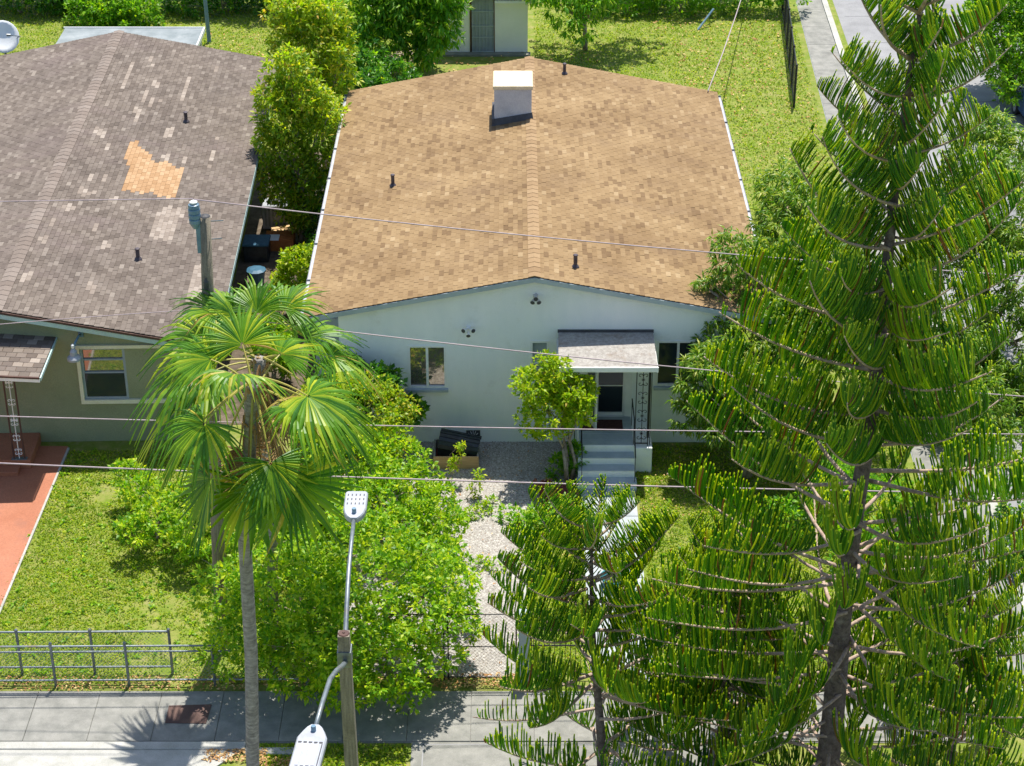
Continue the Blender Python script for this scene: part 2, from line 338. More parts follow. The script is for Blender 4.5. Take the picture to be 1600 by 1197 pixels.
# side street on the right
def sx(y, a, b): return a + (b - a) * (y + 8) / 48
SWL, SWR = (11.1, 13.23), (12.9, 14.41)
ys = [-11.6, -8, 40, 120]
def side(dl, dr, y0=-11.6, y1=120): return [(sx(y0, *SWL) + dl, y0), (sx(y0, *SWR) + dr, y0), (sx(y1, *SWR) + dr, y1), (sx(y1, *SWL) + dl, y1)]
sp = bpy.data.objects.new('side_pavement', MB().poly(side(0, 0), -.06, .02).mesh('side_pavement', M['pathcon'])); COL.objects.link(sp); tag(sp, kind='structure')
for k in range(22):
    y0 = -11.5 + k * 2.4; y1 = y0 + 2.38
    MB().poly([(sx(y0, *SWL) + .02, y0), (sx(y0, *SWR) - .02, y0), (sx(y1, *SWR) - .02, y1), (sx(y1, *SWL) + .02, y1)], .02, .05 + random.uniform(-.003, .003)).obj('flagstone', M['concrete'], sp)
MBk = MB().poly([(sx(-11.6, *SWR) + .01, -11.6), (sx(-11.6, *SWR) + .26, -11.6), (sx(120, *SWR) + .26, 120), (sx(120, *SWR) + .01, 120)], -.05, .09)
tag(MBk.obj('side_kerb', M['kerb']), kind='structure')
slab('side_road', [(sx(-15, *SWR) + .55, -15), (40, -15), (40, 120), (sx(120, *SWR) + .55, 120)], .006, 'asphalt')
mb = MB()
for y in np.arange(20, 60, 3.6): mb.box(15.2, 39, y, y + .03, .0065, .0105)
tag(mb.obj('road_joints', M['lumid']), kind='structure')
# front garden surfaces
gv = [(-5.0, .1), (1.87, .1), (1.87, -2.2), (.8, -3.3), (.3, -4.6), (.28, -11.05), (-3.9, -11.05), (-4.6, -6), (-5.2, -3)]
slab('gravel_path', gv, .012, 'gravelbed')
pth = bpy.data.objects.new('garden_path', MB().poly([(1.9, -11.4), (3.42, -11.4), (3.42, -2.5), (1.9, -2.5)], -.05, .03).mesh('garden_path', M['pathcon'])); COL.objects.link(pth); tag(pth, kind='structure')
for k in range(6): MB().box(1.9, 3.42, -2.55 - (k + 1) * 1.46, -2.57 - k * 1.46, .03, .06, bev=.008).obj('path_slab', M['pathcon'], pth)
tag(MB().box(.28, .36, -10.9, -4.2, -.02, .09).obj('edging', M['kerb']), kind='structure')
slab('mulch_bed', [(.7, -2.35), (1.85, -2.2), (1.85, -3.6), (.9, -3.5)], .02, 'mulch')
slab('driveway', [(-30, -.3), (-12.78, -.3), (-12.95, -8.6), (-13.3, -11.5), (-30, -11.5)], .05, 'terracotta')
tag(MB().poly([(-12.78, -.4), (-12.72, -.4), (-12.89, -8.6), (-13.24, -11.5), (-13.30, -11.5), (-12.95, -8.6)], -.02, .058).obj('driveway_edging', M['kerb']), kind='structure')
slab('alley_floor', [(-9.1, 1.0), (-5.0, 1.0), (-5.0, 22), (-9.6, 22)], .01, 'soil')

# loose cover: grass, stones, dry leaves --------------------------------------
def in_poly(P, poly):
    x, y = P[:, 0], P[:, 1]; r = np.zeros(len(P), bool); n = len(poly)
    for i in range(n):
        (x0, y0), (x1, y1) = poly[i], poly[(i + 1) % n]
        c = ((y0 > y) != (y1 > y)); xi = x0 + (y - y0) / ((y1 - y0) or 1e-9) * (x1 - x0); r ^= c & (x < xi)
    return r
def scatter(poly, n):
    p = np.array(poly); lo, hi = p.min(0), p.max(0); P = lo + RNG.random((int(n * 1.0), 2)) * (hi - lo); return P[in_poly(P, poly)]
def patch(P, s, seed): # cheap lumpy field 0..1
    x, y = P[:, 0] * s + seed, P[:, 1] * s - seed
    return .5 + .25 * np.sin(x + 1.3 * np.sin(y * .7)) * np.cos(y * 1.1) + .25 * np.sin(2.3 * x - 1.7 * y + seed) * np.sin(1.9 * y + .6 * x)
def grass(name, polys, n, h=.07, thr=.30):
    A = []
    for poly in polys:
        p = np.array(poly); area = np.prod(p.max(0) - p.min(0)); A.append((poly, area))
    tot = sum(a for _, a in A); Ps = [scatter(poly, n * a / tot) for poly, a in A]; P = np.concatenate(Ps)
    worn = np.exp(-((P[:, 0] + 8.6) ** 2 / 2.2 + (P[:, 1] + 9.6) ** 2 / 3.5)) * .38 + np.exp(-((P[:, 0] + 11.4) ** 2 / .5 + (P[:, 1] + 2.5) ** 2 / 2.)) * .2
    P = P[patch(P, 1.1, 3.) * .6 + patch(P, 2.7, 9.) * .4 + RNG.random(len(P)) * .5 - worn > thr + .18]
    k = len(P); D = np.stack([RNG.normal(0, .6, k), RNG.normal(0, .6, k), np.ones(k) * .8], 1)
    Pz = np.concatenate([P, np.zeros((k, 1))], 1)
    return tag(link(name, leaf_mesh(name, Pz, D, h * (.6 + .9 * RNG.random(k)), .42, M['blade'], curl=.3)), kind='stuff')
lawn_l = [(-12.7, -.5), (-4.8, -.5), (-4.0, -11.3), (-13.2, -11.3)]
lawn_r = [(3.5, -.2), (11.2, -.2), (11, -11.3), (3.5, -11.3)]
lawn_m = [(.38, -4.2), (1.85, -3.7), (1.85, -11), (.38, -11)]
swale = [(-5.9, -14.9), (-2.4, -14.9), (-2.4, -13.6), (-6.0, -13.6)]
grass('front_grass', [lawn_l, lawn_r, lawn_m], 150000, .065)
grass('verge_grass', [swale], 3500, .09)
grass('back_grass', [[(1, 17.6), (7.4, 17.6), (7.5, 4), (11.6, 4), (12.9, 40), (1, 40)], [(-30, 23), (-4, 23), (-4, 40), (-30, 40)]], 130000, .09)
def dry(name, polys, n, size=.11):
    P = np.concatenate([scatter(p, n * 1.5 / len(polys)) for p in polys]); k = len(P)
    D = np.stack([RNG.normal(0, 1, k), RNG.normal(0, 1, k), RNG.normal(0, .12, k)], 1)
    return tag(link(name, leaf_mesh(name, np.concatenate([P, .05 + .04 * RNG.random((k, 1))], 1), D, size * (.6 + .7 * RNG.random(k)), .5, M['litter'], curl=.2)), kind='stuff')
dry('fallen_leaves', [[(-13, -11.62), (-4, -11.62), (-4, -11.1), (-13, -11.1)], [(-4, -11.5), (.2, -11.5), (.2, -11), (-4, -11)]], 1100, .08)
dry('fallen_leaves', [[(-16, 24), (-4, 24), (-4, 36), (-16, 36)], [(-5, 18), (4, 18), (4, 33), (-5, 33)], [(8.3, 20), (12, 20), (12.6, 38), (6, 38)]], 1900, .13)
dry('fallen_leaves', [[(3.5, -4), (9, -4), (9, -.2), (3.5, -.2)], [(-5, -11), (1.8, -11), (1.8, -.1), (-5, -.1)], [(-6, -14.9), (-4.3, -14.9), (-4.3, -14.1), (-6, -14.1)]], 1100, .07)
def stones(name, poly, n, size, mat, zb):
    P = scatter(poly, n); k = len(P)
    base = np.array([[1, 0, 0], [0, 1, 0], [-1, 0, 0], [0, -1, 0], [0, 0, .8]]); F0 = np.array([[0, 1, 4], [1, 2, 4], [2, 3, 4], [3, 0, 4]])
    a = RNG.random(k) * 6.28; s = size * (.5 + RNG.random(k)); ca, sa = np.cos(a), np.sin(a)
    b = base[None] * np.stack([s, s * (.6 + .4 * RNG.random(k)), s * .9], 1)[:, None, :]
    V = np.stack([b[..., 0] * ca[:, None] - b[..., 1] * sa[:, None] + P[:, :1], b[..., 0] * sa[:, None] + b[..., 1] * ca[:, None] + P[:, 1:2], b[..., 2] + zb], 2).reshape(-1, 3)
    return tag(link(name, npmesh(name, V, (F0[None] + (np.arange(k) * 5)[:, None, None]).reshape(-1, 3), M[mat])), kind='stuff')
def weeds(name, poly, n):
    P = scatter(poly, n); k = len(P); per = 7; P = np.repeat(np.concatenate([P, np.full((k, 1), .02)], 1), per, 0); m = len(P)
    D = np.stack([RNG.normal(0, 1, m), RNG.normal(0, 1, m), .35 + .4 * RNG.random(m)], 1)
    return tag(link(name, leaf_mesh(name, P, D, .11 * (.5 + RNG.random(m)), .45, M['leaf_bush'], curl=.3)), kind='stuff')
weeds('weeds', lawn_l, 420); weeds('weeds', lawn_r, 160); weeds('weeds', [(.15, -10.9), (.5, -10.9), (.5, -4.3), (.15, -4.3)], 90); weeds('weeds', [(-4.9, -11), (-3.0, -11), (-3.4, -3), (-5, -3)], 160)
UC = tag(MB().poly([tuple(atz(264, 1103, .05).xy), tuple(atz(258, 1130, .05).xy), tuple(atz(322, 1131, .05).xy), tuple(atz(331, 1101, .05).xy)][::1], .0545, .062).obj('utility_cover', M['drip']), 'dark brown cover plate set in the pavement left of the palm trunk', 'utility cover')
dry('fallen_leaves', [[(-7.0, -14.2), (-5.6, -14.2), (-5.6, -13.8), (-7.0, -13.8)]], 220, .08)
stones('gravel', gv, 60000, .026, 'stone', .010)
stones('mulch', [(.7, -2.35), (1.85, -2.2), (1.85, -3.6), (.9, -3.5)], 1500, .05, 'mulch', .018)

# ================================================================== ROOFS
def shingle_mesh(w, l, mat, name='shingle'):
    # local: x up the slope (0 = butt), y along the course
    t = .011; v = [(0, 0, t), (0, w, t), (l, w, .002), (l, 0, .002), (0, 0, 0), (0, w, 0)]
    m = MB().add(v, [(0, 3, 2, 1), (4, 0, 1, 5), (0, 4, 3), (1, 2, 5)]); return m.mesh(name, mat)
def roof_side(roof, ridge_x, ridge_z, half, slope_sign, y0, y1, dz, mats, classify=None, nearest=300):
    """one pitch laid with tabs; roof-local coords. The butts face the eave."""
    run = math.hypot(half, dz); ex, tab = .142, .31
    nc = int(run / ex); nt_ = int((y1 - y0) / tab)
    ang = math.atan2(dz, half)
    up = Vector((-slope_sign * math.cos(ang), 0, math.sin(ang))); nrm = Vector((slope_sign * math.sin(ang), 0, math.cos(ang)))
    eave = Vector((ridge_x + slope_sign * half, 0, ridge_z - dz))
    items = []
    for i in range(nc):
        off = (tab / 2 if i % 2 else 0) + .01 * math.sin(i * 2.1)
        for j in range(-1, nt_ + 1):
            a = max(y0, y0 + j * tab + off + .006); b = min(y1, y0 + (j + 1) * tab + off - .006)
            if b - a < .05: continue
            items.append((i, a, b))
    return items, eave, up, nrm, ex
def lay(roof, sides, mats, classify, n_single):
    fields = {}; singles = []
    for (items, eave, up, nrm, ex) in sides:
        for (i, a, b) in items:
            p = eave + up * (i * ex); mid = p + Vector((0, (a + b) / 2, 0)) + up * ex * .5
            k = classify(mid); wmid = roof.matrix_world @ mid
            depth = (wmid - Vector((0, CAM_Y, CAM_Z))).length
            singles.append((0 if k else 1, depth, k, p, a, b, up, nrm, ex))
    singles.sort(key=lambda s: (s[0], s[1]))
    one = {}
    F = MB()
    for q, (pr, dpt, k, p, a, b, up, nrm, ex) in enumerate(singles):
        yv = Vector((0, 1, 0)); lift = random.uniform(0, .004); t = .015 + random.uniform(0, .010)
        if q < n_single:
            key = (k, round(b - a, 2), up.x > 0)
            if key not in one:
                w, l = b - a, ex * 1.18; P0 = [nrm * t, yv * w + nrm * t, up * l + yv * w + nrm * .003, up * l + nrm * .003, Vector((0, 0, 0)), yv * w]
                one[key] = MB().add(P0, [(0, 3, 2, 1) if up.x < 0 else (0, 1, 2, 3), (4, 0, 1, 5), (0, 4, 3), (1, 2, 5)]).mesh('shingle', mats[k])
            o = link('shingle', one[key], roof); o.location = p + yv * a + nrm * lift
            if k: tag(o, {1: 'pale replacement shingle', 2: 'new orange shingle'}[k])
        else:
            w, l = b - a, ex * 1.18; o = p + yv * a + nrm * lift
            F.add([o + nrm * t, o + yv * w + nrm * t, o + up * l + yv * w + nrm * .003, o + up * l + nrm * .003, o, o + yv * w],
                  [(0, 3, 2, 1) if up.x < 0 else (0, 1, 2, 3), (4, 0, 1, 5), (0, 4, 3), (1, 2, 5)], k)
    tag(F.obj('shingle_courses', [mats[k] for k in sorted(mats)], roof), kind='stuff')
def gable_deck(root, rx, rz, hl, hr, sl, y0, y1, th, mat, name='roof'):
    pts = [(rx - hl, rz - hl * sl), (rx, rz), (rx + hr, rz - hr * sl)]
    v = [(x, y, z) for y in (y0, y1) for x, z in pts] + [(x, y, z - th) for y in (y0, y1) for x, z in pts]
    f = [(0, 1, 4, 3), (1, 2, 5, 4), (6, 9, 10, 7), (7, 10, 11, 8), (0, 6, 7, 1), (1, 7, 8, 2), (3, 4, 10, 9), (4, 5, 11, 10), (0, 3, 9, 6), (2, 8, 11, 5)]
    return MB().add(v, f).obj(name, M[mat], root)
def ridge_caps(roof, rx, rz, sl, y0, y1, mat, w=.17, step=.3):
    t = .006; L = step * 1.12
    me = MB().add([(-w, 0, -w * sl + t + .012), (0, 0, t + .02), (w, 0, -w * sl + t + .012), (-w, L, -w * sl + .008), (0, L, .014), (w, L, -w * sl + .008), (-w, 0, -w * sl), (0, 0, 0), (w, 0, -w * sl)],
                  [(0, 1, 4, 3), (1, 2, 5, 4), (6, 7, 1, 0), (7, 8, 2, 1), (0, 3, 6), (2, 8, 5)]).mesh('ridge_cap', mat)
    y = y0
    while y < y1 - .1:
        o = link('ridge_cap', me, roof); o.location = (rx, y, rz + .006 + random.uniform(0, .004)); o.rotation_euler = (0, 0, random.uniform(-.02, .02)); y += step
def vent(root, p, h=.36, r=.055):
    mb = MB().tube([p - Vector((0, 0, .05)), p + Vector((0, 0, h))], r, 10).lathe(p, [(r * 2.2, -.03), (r * 1.9, .04), (r * 1.1, .10)], 10)
    o = mb.obj('vent_pipe', M['pipe'], root); MB().lathe(p + Vector((0, 0, h + .001)), [(r * 1.25, 0), (r * 1.3, .03), (r * .8, .05)], 10).obj('rain_cap', M['pipe'], o)

# ------------------------------------------------------------------ the white house
H = thing('white_house', 'white stucco bungalow with tan shingle gable roof and front steps', 'house')
RX, RZ, HL, HR, SL, RY0, RY1 = .62, 5.40, 6.41, 6.65, .195, -.16, 17.45
WX0, WX1 = -4.86, 6.4
def gz(x): return RZ - abs(x - RX) * SL - .16
# front wall with real window and door openings, built from panels between them
openings = [(-2.94, -1.86, 1.80, 3.17), (.52, 1.04, 1.95, 3.32), (2.02, 3.42, .88, 2.98), (4.08, 5.35, 1.87, 3.32)]
wb = MB(); T = .2
xs = sorted({WX0, WX1, RX} | {o[0] for o in openings} | {o[1] for o in openings})
for x0, x1 in zip(xs[:-1], xs[1:]):
    op = [o for o in openings if o[0] <= x0 and o[1] >= x1]
    def pane(za, zb0, zb1):
        v = [(x0, 0, za), (x1, 0, za), (x1, 0, zb1), (x0, 0, zb0), (x0, T, za), (x1, T, za), (x1, T, zb1), (x0, T, zb0)]
        wb.add(v, [(0, 1, 2, 3), (5, 4, 7, 6), (0, 3, 7, 4), (1, 5, 6, 2), (3, 2, 6, 7), (0, 4, 5, 1)])
    if op: pane(0, op[0][2], op[0][2]); pane(op[0][3], gz(x0), gz(x1))
    else: pane(0, gz(x0), gz(x1))
wb.box(WX0, WX0 + T, T, 17.2, 0, gz(WX0)); wb.box(WX1 - T, WX1, T, 17.2, 0, gz(WX1))
wb.add([(WX0 + T, 17.2, 0), (WX1 - T, 17.2, 0), (WX1 - T, 17.2, gz(WX1)), (RX, 17.2, gz(RX)), (WX0 + T, 17.2, gz(WX0))], [(0, 1, 2, 3, 4), (4, 3, 2, 1, 0)])
wall = wb.obj('wall', M['stucco'], H)
MB().box(-5.72, WX0 - .003, 1.6, 16.5, 0, 3.2).obj('side_wing', M['greytrim'], H)
roof = gable_deck(H, RX, RZ, HL, HR, SL, RY0, RY1, .10, 'deck')
bpy.context.view_layer.update()
ND = math.sqrt(1 + SL * SL)
sides = [roof_side(roof, RX, RZ + .003, HL + .03, -1, RY0 - .03, RY1 + .02, (HL + .03) * SL, None), roof_side(roof, RX, RZ + .003, HR + .03, 1, RY0 - .03, RY1 + .02, (HR + .03) * SL, None)]
lay(roof, sides, {0: M['shingle']}, lambda p: 0, 299)
ridge_caps(roof, RX, RZ + .014, SL, RY0 - .04, RY1, M['shingle_cap'])
# rake boards, gutters
for s, hh in ((-1, HL), (1, HR)):
    a = Vector((RX, 0, RZ)); b = Vector((RX + s * hh, 0, RZ - hh * SL))
    for (yy, nm) in ((RY0 - .045, 'rake_board'), (RY1 + .005, 'rake_board')):
        v = [a + Vector((0, yy, -.02)), b + Vector((0, yy, -.02)), b + Vector((0, yy, -.16)), a + Vector((0, yy, -.16))]; v += [p + Vector((0, .04, 0)) for p in v]
        MB().add(v, [(0, 1, 2, 3), (7, 6, 5, 4), (0, 4, 5, 1), (2, 6, 7, 3), (1, 5, 6, 2), (0, 3, 7, 4)]).obj(nm, M['greytrim'], H)
    gx = RX + s * (hh + .09); gzz = RZ - hh * SL - .06; mb = MB()
    for k in range(7):
        ya = RY0 + k * 2.5; yb = min(ya + 2.47, RY1)
        mb.add([(gx - .06, ya, gzz), (gx + .06, ya, gzz), (gx + .05, ya, gzz - .1), (gx - .05, ya, gzz - .1), (gx - .06, yb, gzz), (gx + .06, yb, gzz), (gx + .05, yb, gzz - .1), (gx - .05, yb, gzz - .1), (gx - .045, ya, gzz - .04), (gx + .045, ya, gzz - .04), (gx - .045, yb, gzz - .04), (gx + .045, yb, gzz - .04)],
               [(0, 4, 7, 3), (1, 2, 6, 5), (3, 7, 6, 2), (0, 8, 10, 4), (8, 9, 11, 10), (9, 1, 5, 11), (0, 3, 2, 1, 9, 8), (4, 10, 11, 5, 6, 7)])
    gt = mb.obj('gutter', M['alu'], H)
    for k in range(8): MB().box(gx - .07, gx + .07, RY0 + k * 2.49 - .02 if k else RY0 + .01, (RY0 + k * 2.49 if k else RY0 + .03), gzz - .105, gzz + .012).obj('gutter_strap', M['galv'], gt)
nl = Vector((-SL, 0, 1)).normalized(); nr = Vector((SL, 0, 1)).normalized(); rp = Vector((RX, 0, RZ))
for (u, v, n) in ((614, 291, nl), (899, 418, nr), (882, 116, nr)): vent(H, atplane(u, v, rp, n))
# chimney
ch = MB().box(-.58, .64, 11.62, 13.0, 4.95, 6.42, bev=.02).obj('chimney', M['chim'], H)
MB().box(-.62, .68, 11.58, 13.04, 6.421, 6.54, bev=.02).obj('chimney_cap', M['timberpale'], ch)
fl = MB(); fl.add([(-.68, 11.52, 5.165), (.62, 11.52, 5.42), (.70, 11.52, 5.41), (.66, 11.60, 5.62), (-.60, 11.60, 5.40)], [(0, 1, 2, 3, 4)]); fl.box(-.66, -.585, 11.55, 13.08, 5.1, 5.42)
fl.obj('flashing', M['lumid'], ch)
# windows
def window(parent, x0, x1, z0, z1, glass, mull=(.5,), rail=None, y=.03, frame='white', sill=True, fw=.06):
    w = MB(); w.box(x0, x0 + fw, y - .05, y + .08, z0, z1); w.box(x1 - fw, x1, y - .05, y + .08, z0, z1)
    w.box(x0 + fw, x1 - fw, y - .05, y + .08, z0, z0 + fw); w.box(x0 + fw, x1 - fw, y - .05, y + .08, z1 - fw, z1)
    o = w.obj('window', M[frame], parent)
    e = [x0 + fw] + [x0 + (x1 - x0) * m for m in mull] + [x1 - fw]
    for k, m in enumerate(mull): xm = x0 + (x1 - x0) * m; MB().box(xm - .035, xm + .035, y - .035, y + .06, z0 + fw, z1 - fw).obj('mullion', M[frame], o)
    for k in range(len(e) - 1): MB().box(e[k] + (.035 if k else 0), e[k + 1] - (.035 if k < len(e) - 2 else 0), y + .02, y + .035, z0 + fw, z1 - fw).obj('pane', glass[k % len(glass)], o)
    if rail:
        for rz_ in rail: MB().box(x0 + fw, x1 - fw, y - .03, y + .018, rz_ - .025, rz_ + .025).obj('sash_rail', M[frame], o)
    if sill: MB().box(x0 - .05, x1 + .05, -.11, .0, z0 - .09, z0 - .003, bev=.012).obj('sill', M['greytrim'], o)
    return o
window(H, -2.94, -1.86, 1.80, 3.17, [M['glass'], M['glass']])
window(H, .52, 1.04, 1.95, 3.32, [M['steelgrey']], (), (2.6,), sill=True)
window(H, 4.08, 5.35, 1.87, 3.32, [M['glassd'], M['glassd']], (.48,))
# entrance: dark glazed door, open white storm door, porch, steps
fr = MB().box(2.02, 2.10, -.03, .15, .885, 2.98).box(3.22, 3.42, -.03, .15, .885, 2.98).box(2.10, 3.22, -.03, .15, 2.86, 2.98).obj('door_frame', M['white'], H)
dr = MB().box(2.42, 3.22, .02, .07, .89, .99).box(2.42, 2.47, .02, .07, .99, 2.86).box(3.16, 3.22, .02, .07, .99, 2.86).box(2.47, 3.16, .02, .07, 2.80, 2.86).box(2.47, 3.16, .035, .07, 1.84, 1.87).obj('door', M['white'], H)
MB().box(2.475, 3.155, .04, .055, .995, 1.835).box(2.475, 3.155, .04, .055, 1.875, 2.795).obj('pane', M['glassd'], dr)
MB().box(2.10, 2.42, .06, .12, .885, 2.86).obj('sidelight', M['stucco'], H)
sdm = Matrix.Translation((2.12, -.05, .90)) @ Matrix.Rotation(R(-72), 4, 'Z')
st = MB().box(0, .1, -.02, .02, 0, 1.95, M4=sdm).box(.74, .84, -.02, .02, 0, 1.95, M4=sdm).box(.1, .74, -.02, .02, 0, .2, M4=sdm).box(.1, .74, -.02, .02, 1.85, 1.95, M4=sdm).box(.1, .74, -.02, .02, .95, 1.02, M4=sdm).obj('storm_door', M['white'], H)
MB().box(.1, .74, -.006, .006, .2, .95, M4=sdm).box(.1, .74, -.006, .006, 1.02, 1.85, M4=sdm).obj('pane', M['glassd'], st)
MB().tube([sdm @ Vector((.80, -.03, .98)), sdm @ Vector((.80, -.08, .98)), sdm @ Vector((.80, -.08, 1.14)), sdm @ Vector((.80, -.03, 1.14))], .012, 6).obj('handle', M['alu'], st)
PY = -1.66
pc = MB().box(1.87, 3.42, PY, -.003, 0, .88, bev=.015).box(3.423, 3.93, PY, -.003, 0, .80, bev=.015).obj('porch', M['stucco'], H)
for k in range(5): MB().box(1.89, 3.40, PY + .02 + k * .32, PY + .32 + k * .32, .8815, .889).obj('porch_tile', M['greytrim'], pc)
sf = MB()
for k in range(3): sf.box(1.80 + .04 * (k < 2), 3.46 - .04 * (k < 2), PY - .32 * (k + 1), PY - .32 * k - .003, 0, .88 - .22 * (k + 1))
sf = sf.obj('steps', M['stucco'], H)
for k in range(3): MB().box(1.80 + .04 * (k < 2), 3.46 - .04 * (k < 2), PY - .32 * (k + 1) - .02, PY - .32 * k - .006, .88 - .22 * (k + 1) + .002, .88 - .22 * (k + 1) + .022, bev=.006).obj('tread', M['greytrim'], sf)
aw_v = [(1.30, -.003, 3.62), (3.95, -.003, 3.62), (3.98, -1.80, 3.44), (1.27, -1.80, 3.44)]
awn = MB().add(aw_v + [(x, y, z - .07) for x, y, z in aw_v], [(3, 2, 1, 0), (4, 5, 6, 7), (0, 1, 5, 4), (1, 2, 6, 5), (2, 3, 7, 6), (3, 0, 4, 7)]).obj('awning', M['slate'], H)
MB().box(1.25, 4.0, -1.85, -1.803, 3.33, 3.46).box(1.25, 1.30, -1.80, -.005, 3.28, 3.36).box(3.95, 4.0, -1.80, -.005, 3.28, 3.36).box(1.30, 3.95, -1.80, -.005, 3.29, 3.32).obj('fascia', M['white'], awn)
MB().box(1.28, 3.97, -.06, -.004, 3.60, 3.68).obj('flashing', M['lumid'], awn)
def scroll(c, r, sgn, flip, n=12):
    return [Vector((c[0] + sgn * (r - r * .75 * t) * math.cos(t * 5.2), c[1], c[2] + flip * (r - r * .75 * t) * math.sin(t * 5.2))) for t in np.linspace(0, 1, n)]
def iron_post(parent, x, y, z0, z1, w=.36, n=4, mat='iron', name='iron_post', leaf=True):
    mb = MB()
    for xx in (x - w / 2, x + w / 2): mb.box(xx - .012, xx + .012, y - .012, y + .012, z0, z1)
    mb.box(x - w / 2 + .0125, x + w / 2 - .0125, y - .012, y + .012, z0 + .06, z0 + .085); mb.box(x - w / 2 + .0125, x + w / 2 - .0125, y - .012, y + .012, z1 - .085, z1 - .06)
    p = mb.obj(name, M[mat], parent); h = (z1 - z0 - .2) / n; sc = MB()
    sc.tube([(x, y, z0 + .086), (x, y, z1 - .086)], .010, 6)
    for k in range(n):
        zc = z0 + .1 + h * (k + .5)
        for s in (-1, 1):
            for fl_ in (-1, 1): sc.tube(scroll((x + s * w * .22, y, zc + fl_ * h * .22), w * .2, -s, fl_), .009, 5)
        for a in range(4): sc.tube([(x - .05 * math.cos(a * .785), y, zc - .05 * math.sin(a * .785)), (x + .05 * math.cos(a * .785), y, zc + .05 * math.sin(a * .785))], .007, 4)
    sc.obj('scrollwork', M[mat], p); return p
iron_post(H, 3.62, -1.52, .80, 3.29); 
ip2 = iron_post(H, 1.60, -1.52, .02, 3.29, .3, 5)
mb = MB()
for xx in (3.80, 3.86): mb.box(xx - .01, xx + .01, -1.52, -1.50, .8, 3.29)
mb.box(3.80, 3.87, -1.1, -1.08, .8, 3.29); mb.obj('iron_post', M['iron'], H)
hr_ = MB().tube([(3.40, -.5, 1.72), (3.40, PY, 1.72), (3.40, PY - .96, 1.05)], .018, 6)
for (yy, za, zb) in ((PY + .05, .88, 1.70), (PY - .90, .24, 1.08), (-.55, .88, 1.72)): hr_.box(3.39, 3.41, yy - .01, yy + .01, za, zb)
hr_.obj('handrail', M['iron'], H)
hl_ = MB().tube([(1.93, -.9, 1.72), (1.93, PY, 1.72), (1.93, PY - .96, 1.05)], .018, 6)
for (yy, za, zb) in ((PY + .05, .88, 1.70), (PY - .90, .24, 1.08)): hl_.box(1.92, 1.94, yy - .01, yy + .01, za, zb)
hl_.obj('handrail', M['iron'], H)
# crawl-space vent with a sunburst grille
vg = MB().box(-1.32, -.92, -.02, -.002, .15, .42).obj('crawl_vent', M['lumid'], H)
mb = MB().box(-1.34, -.90, -.032, -.021, .13, .15).box(-1.34, -.90, -.032, -.021, .42, .44)
for a in range(7):
    t = R(15 + a * 25); mb.tube([(-1.12, -.03, .16), (-1.12 + .18 * math.cos(t), -.03, .16 + .25 * math.sin(t))], .010, 4)
mb.obj('vent_grille', M['white'], vg)
# wall lights
def flood(parent, p, heads, mat='white'):
    b = MB().lathe(p, [(.075, 0), (.07, .05), (.02, .07)], 12, M4=Matrix.Rotation(R(90), 4, 'X')).obj('flood_light', M[mat], parent)
    for dx, dz in heads:
        a = Vector((p.x + dx * .55, -.12, p.z + dz * .6)); c = Vector((p.x + dx, -.26, p.z + dz))
        h = MB().tube([Vector((p.x, -.05, p.z)), a], .016, 6).tube([a, a.lerp(c, .4), c], [.03, .045, .075], 10).obj('lamp_head', M[mat], b)
        d = (c - a).normalized(); MB().tube([c + d * .001, c + d * .012], [.062, .05], 10).obj('lens', M['lumid'], h)
flood(H, aty(732, 512), [(-.14, .03), (.14, .03), (0, -.13)])
flood(H, aty(837, 462), [(-.09, -.09), (.09, -.09), (0, .02)], 'alu')
# door mat
tag(MB().box(1.95, 3.15, -.85, -.25, .8905, .905, bev=.005).obj('door_mat', M['mat']), 'dark red doormat on the porch before the open white door', 'doormat')

# ------------------------------------------------------------------ the olive house on the left
NRZ, NSL, NROT = 4.45, .202, R(1.5)
N = thing('olive_house', 'olive stucco bungalow with weathered grey-brown roof carrying an orange patch', 'house', (-14.33, -.1, 0), NROT)
bpy.context.view_layer.update(); NI = N.matrix_world.inverted()
NHL, NHR, NY1 = 8.2, 5.98, 23.1
nx0, nx1 = -7.4, 5.13
def ngz(x): return NRZ - abs(x) * NSL - .16
wb = MB(); ops = [(2.12, 3.38, 1.40, 3.06)]
xs = [nx0, 0, 2.12, 3.38, nx1]
for x0, x1 in zip(xs[:-1], xs[1:]):
    def pane(za, zb0, zb1):
        v = [(x0, .1, za), (x1, .1, za), (x1, .1, zb1), (x0, .1, zb0), (x0, .3, za), (x1, .3, za), (x1, .3, zb1), (x0, .3, zb0)]
        wb.add(v, [(0, 1, 2, 3), (5, 4, 7, 6), (0, 3, 7, 4), (1, 5, 6, 2), (3, 2, 6, 7), (0, 4, 5, 1)])
    if x0 == 2.12: pane(0, 1.40, 1.40); pane(3.06, ngz(x0), ngz(x1))
    else: pane(0, ngz(x0), ngz(x1))
wb.box(nx0, nx0 + .2, .3, 22.8, 0, ngz(nx0)).box(nx1 - .2, nx1, .3, 22.8, 0, ngz(nx1))
wb.add([(nx0 + .2, 22.8, 0), (nx1 - .2, 22.8, 0), (nx1 - .2, 22.8, ngz(nx1)), (0, 22.8, ngz(0)), (nx0 + .2, 22.8, ngz(nx0))], [(0, 1, 2, 3, 4), (4, 3, 2, 1, 0)])
wb.obj('wall', M['olive'], N)
nroof = gable_deck(N, 0, NRZ, NHL, NHR, NSL, -.2, NY1, .12, 'deck')
bpy.context.view_layer.update()
nrn = (N.matrix_world.to_3x3() @ Vector((NSL, 0, 1))).normalized(); nrp = N.matrix_world @ Vector((0, 0, NRZ))
def nroofpt(u, v): return NI @ atplane(u, v, nrp, nrn)
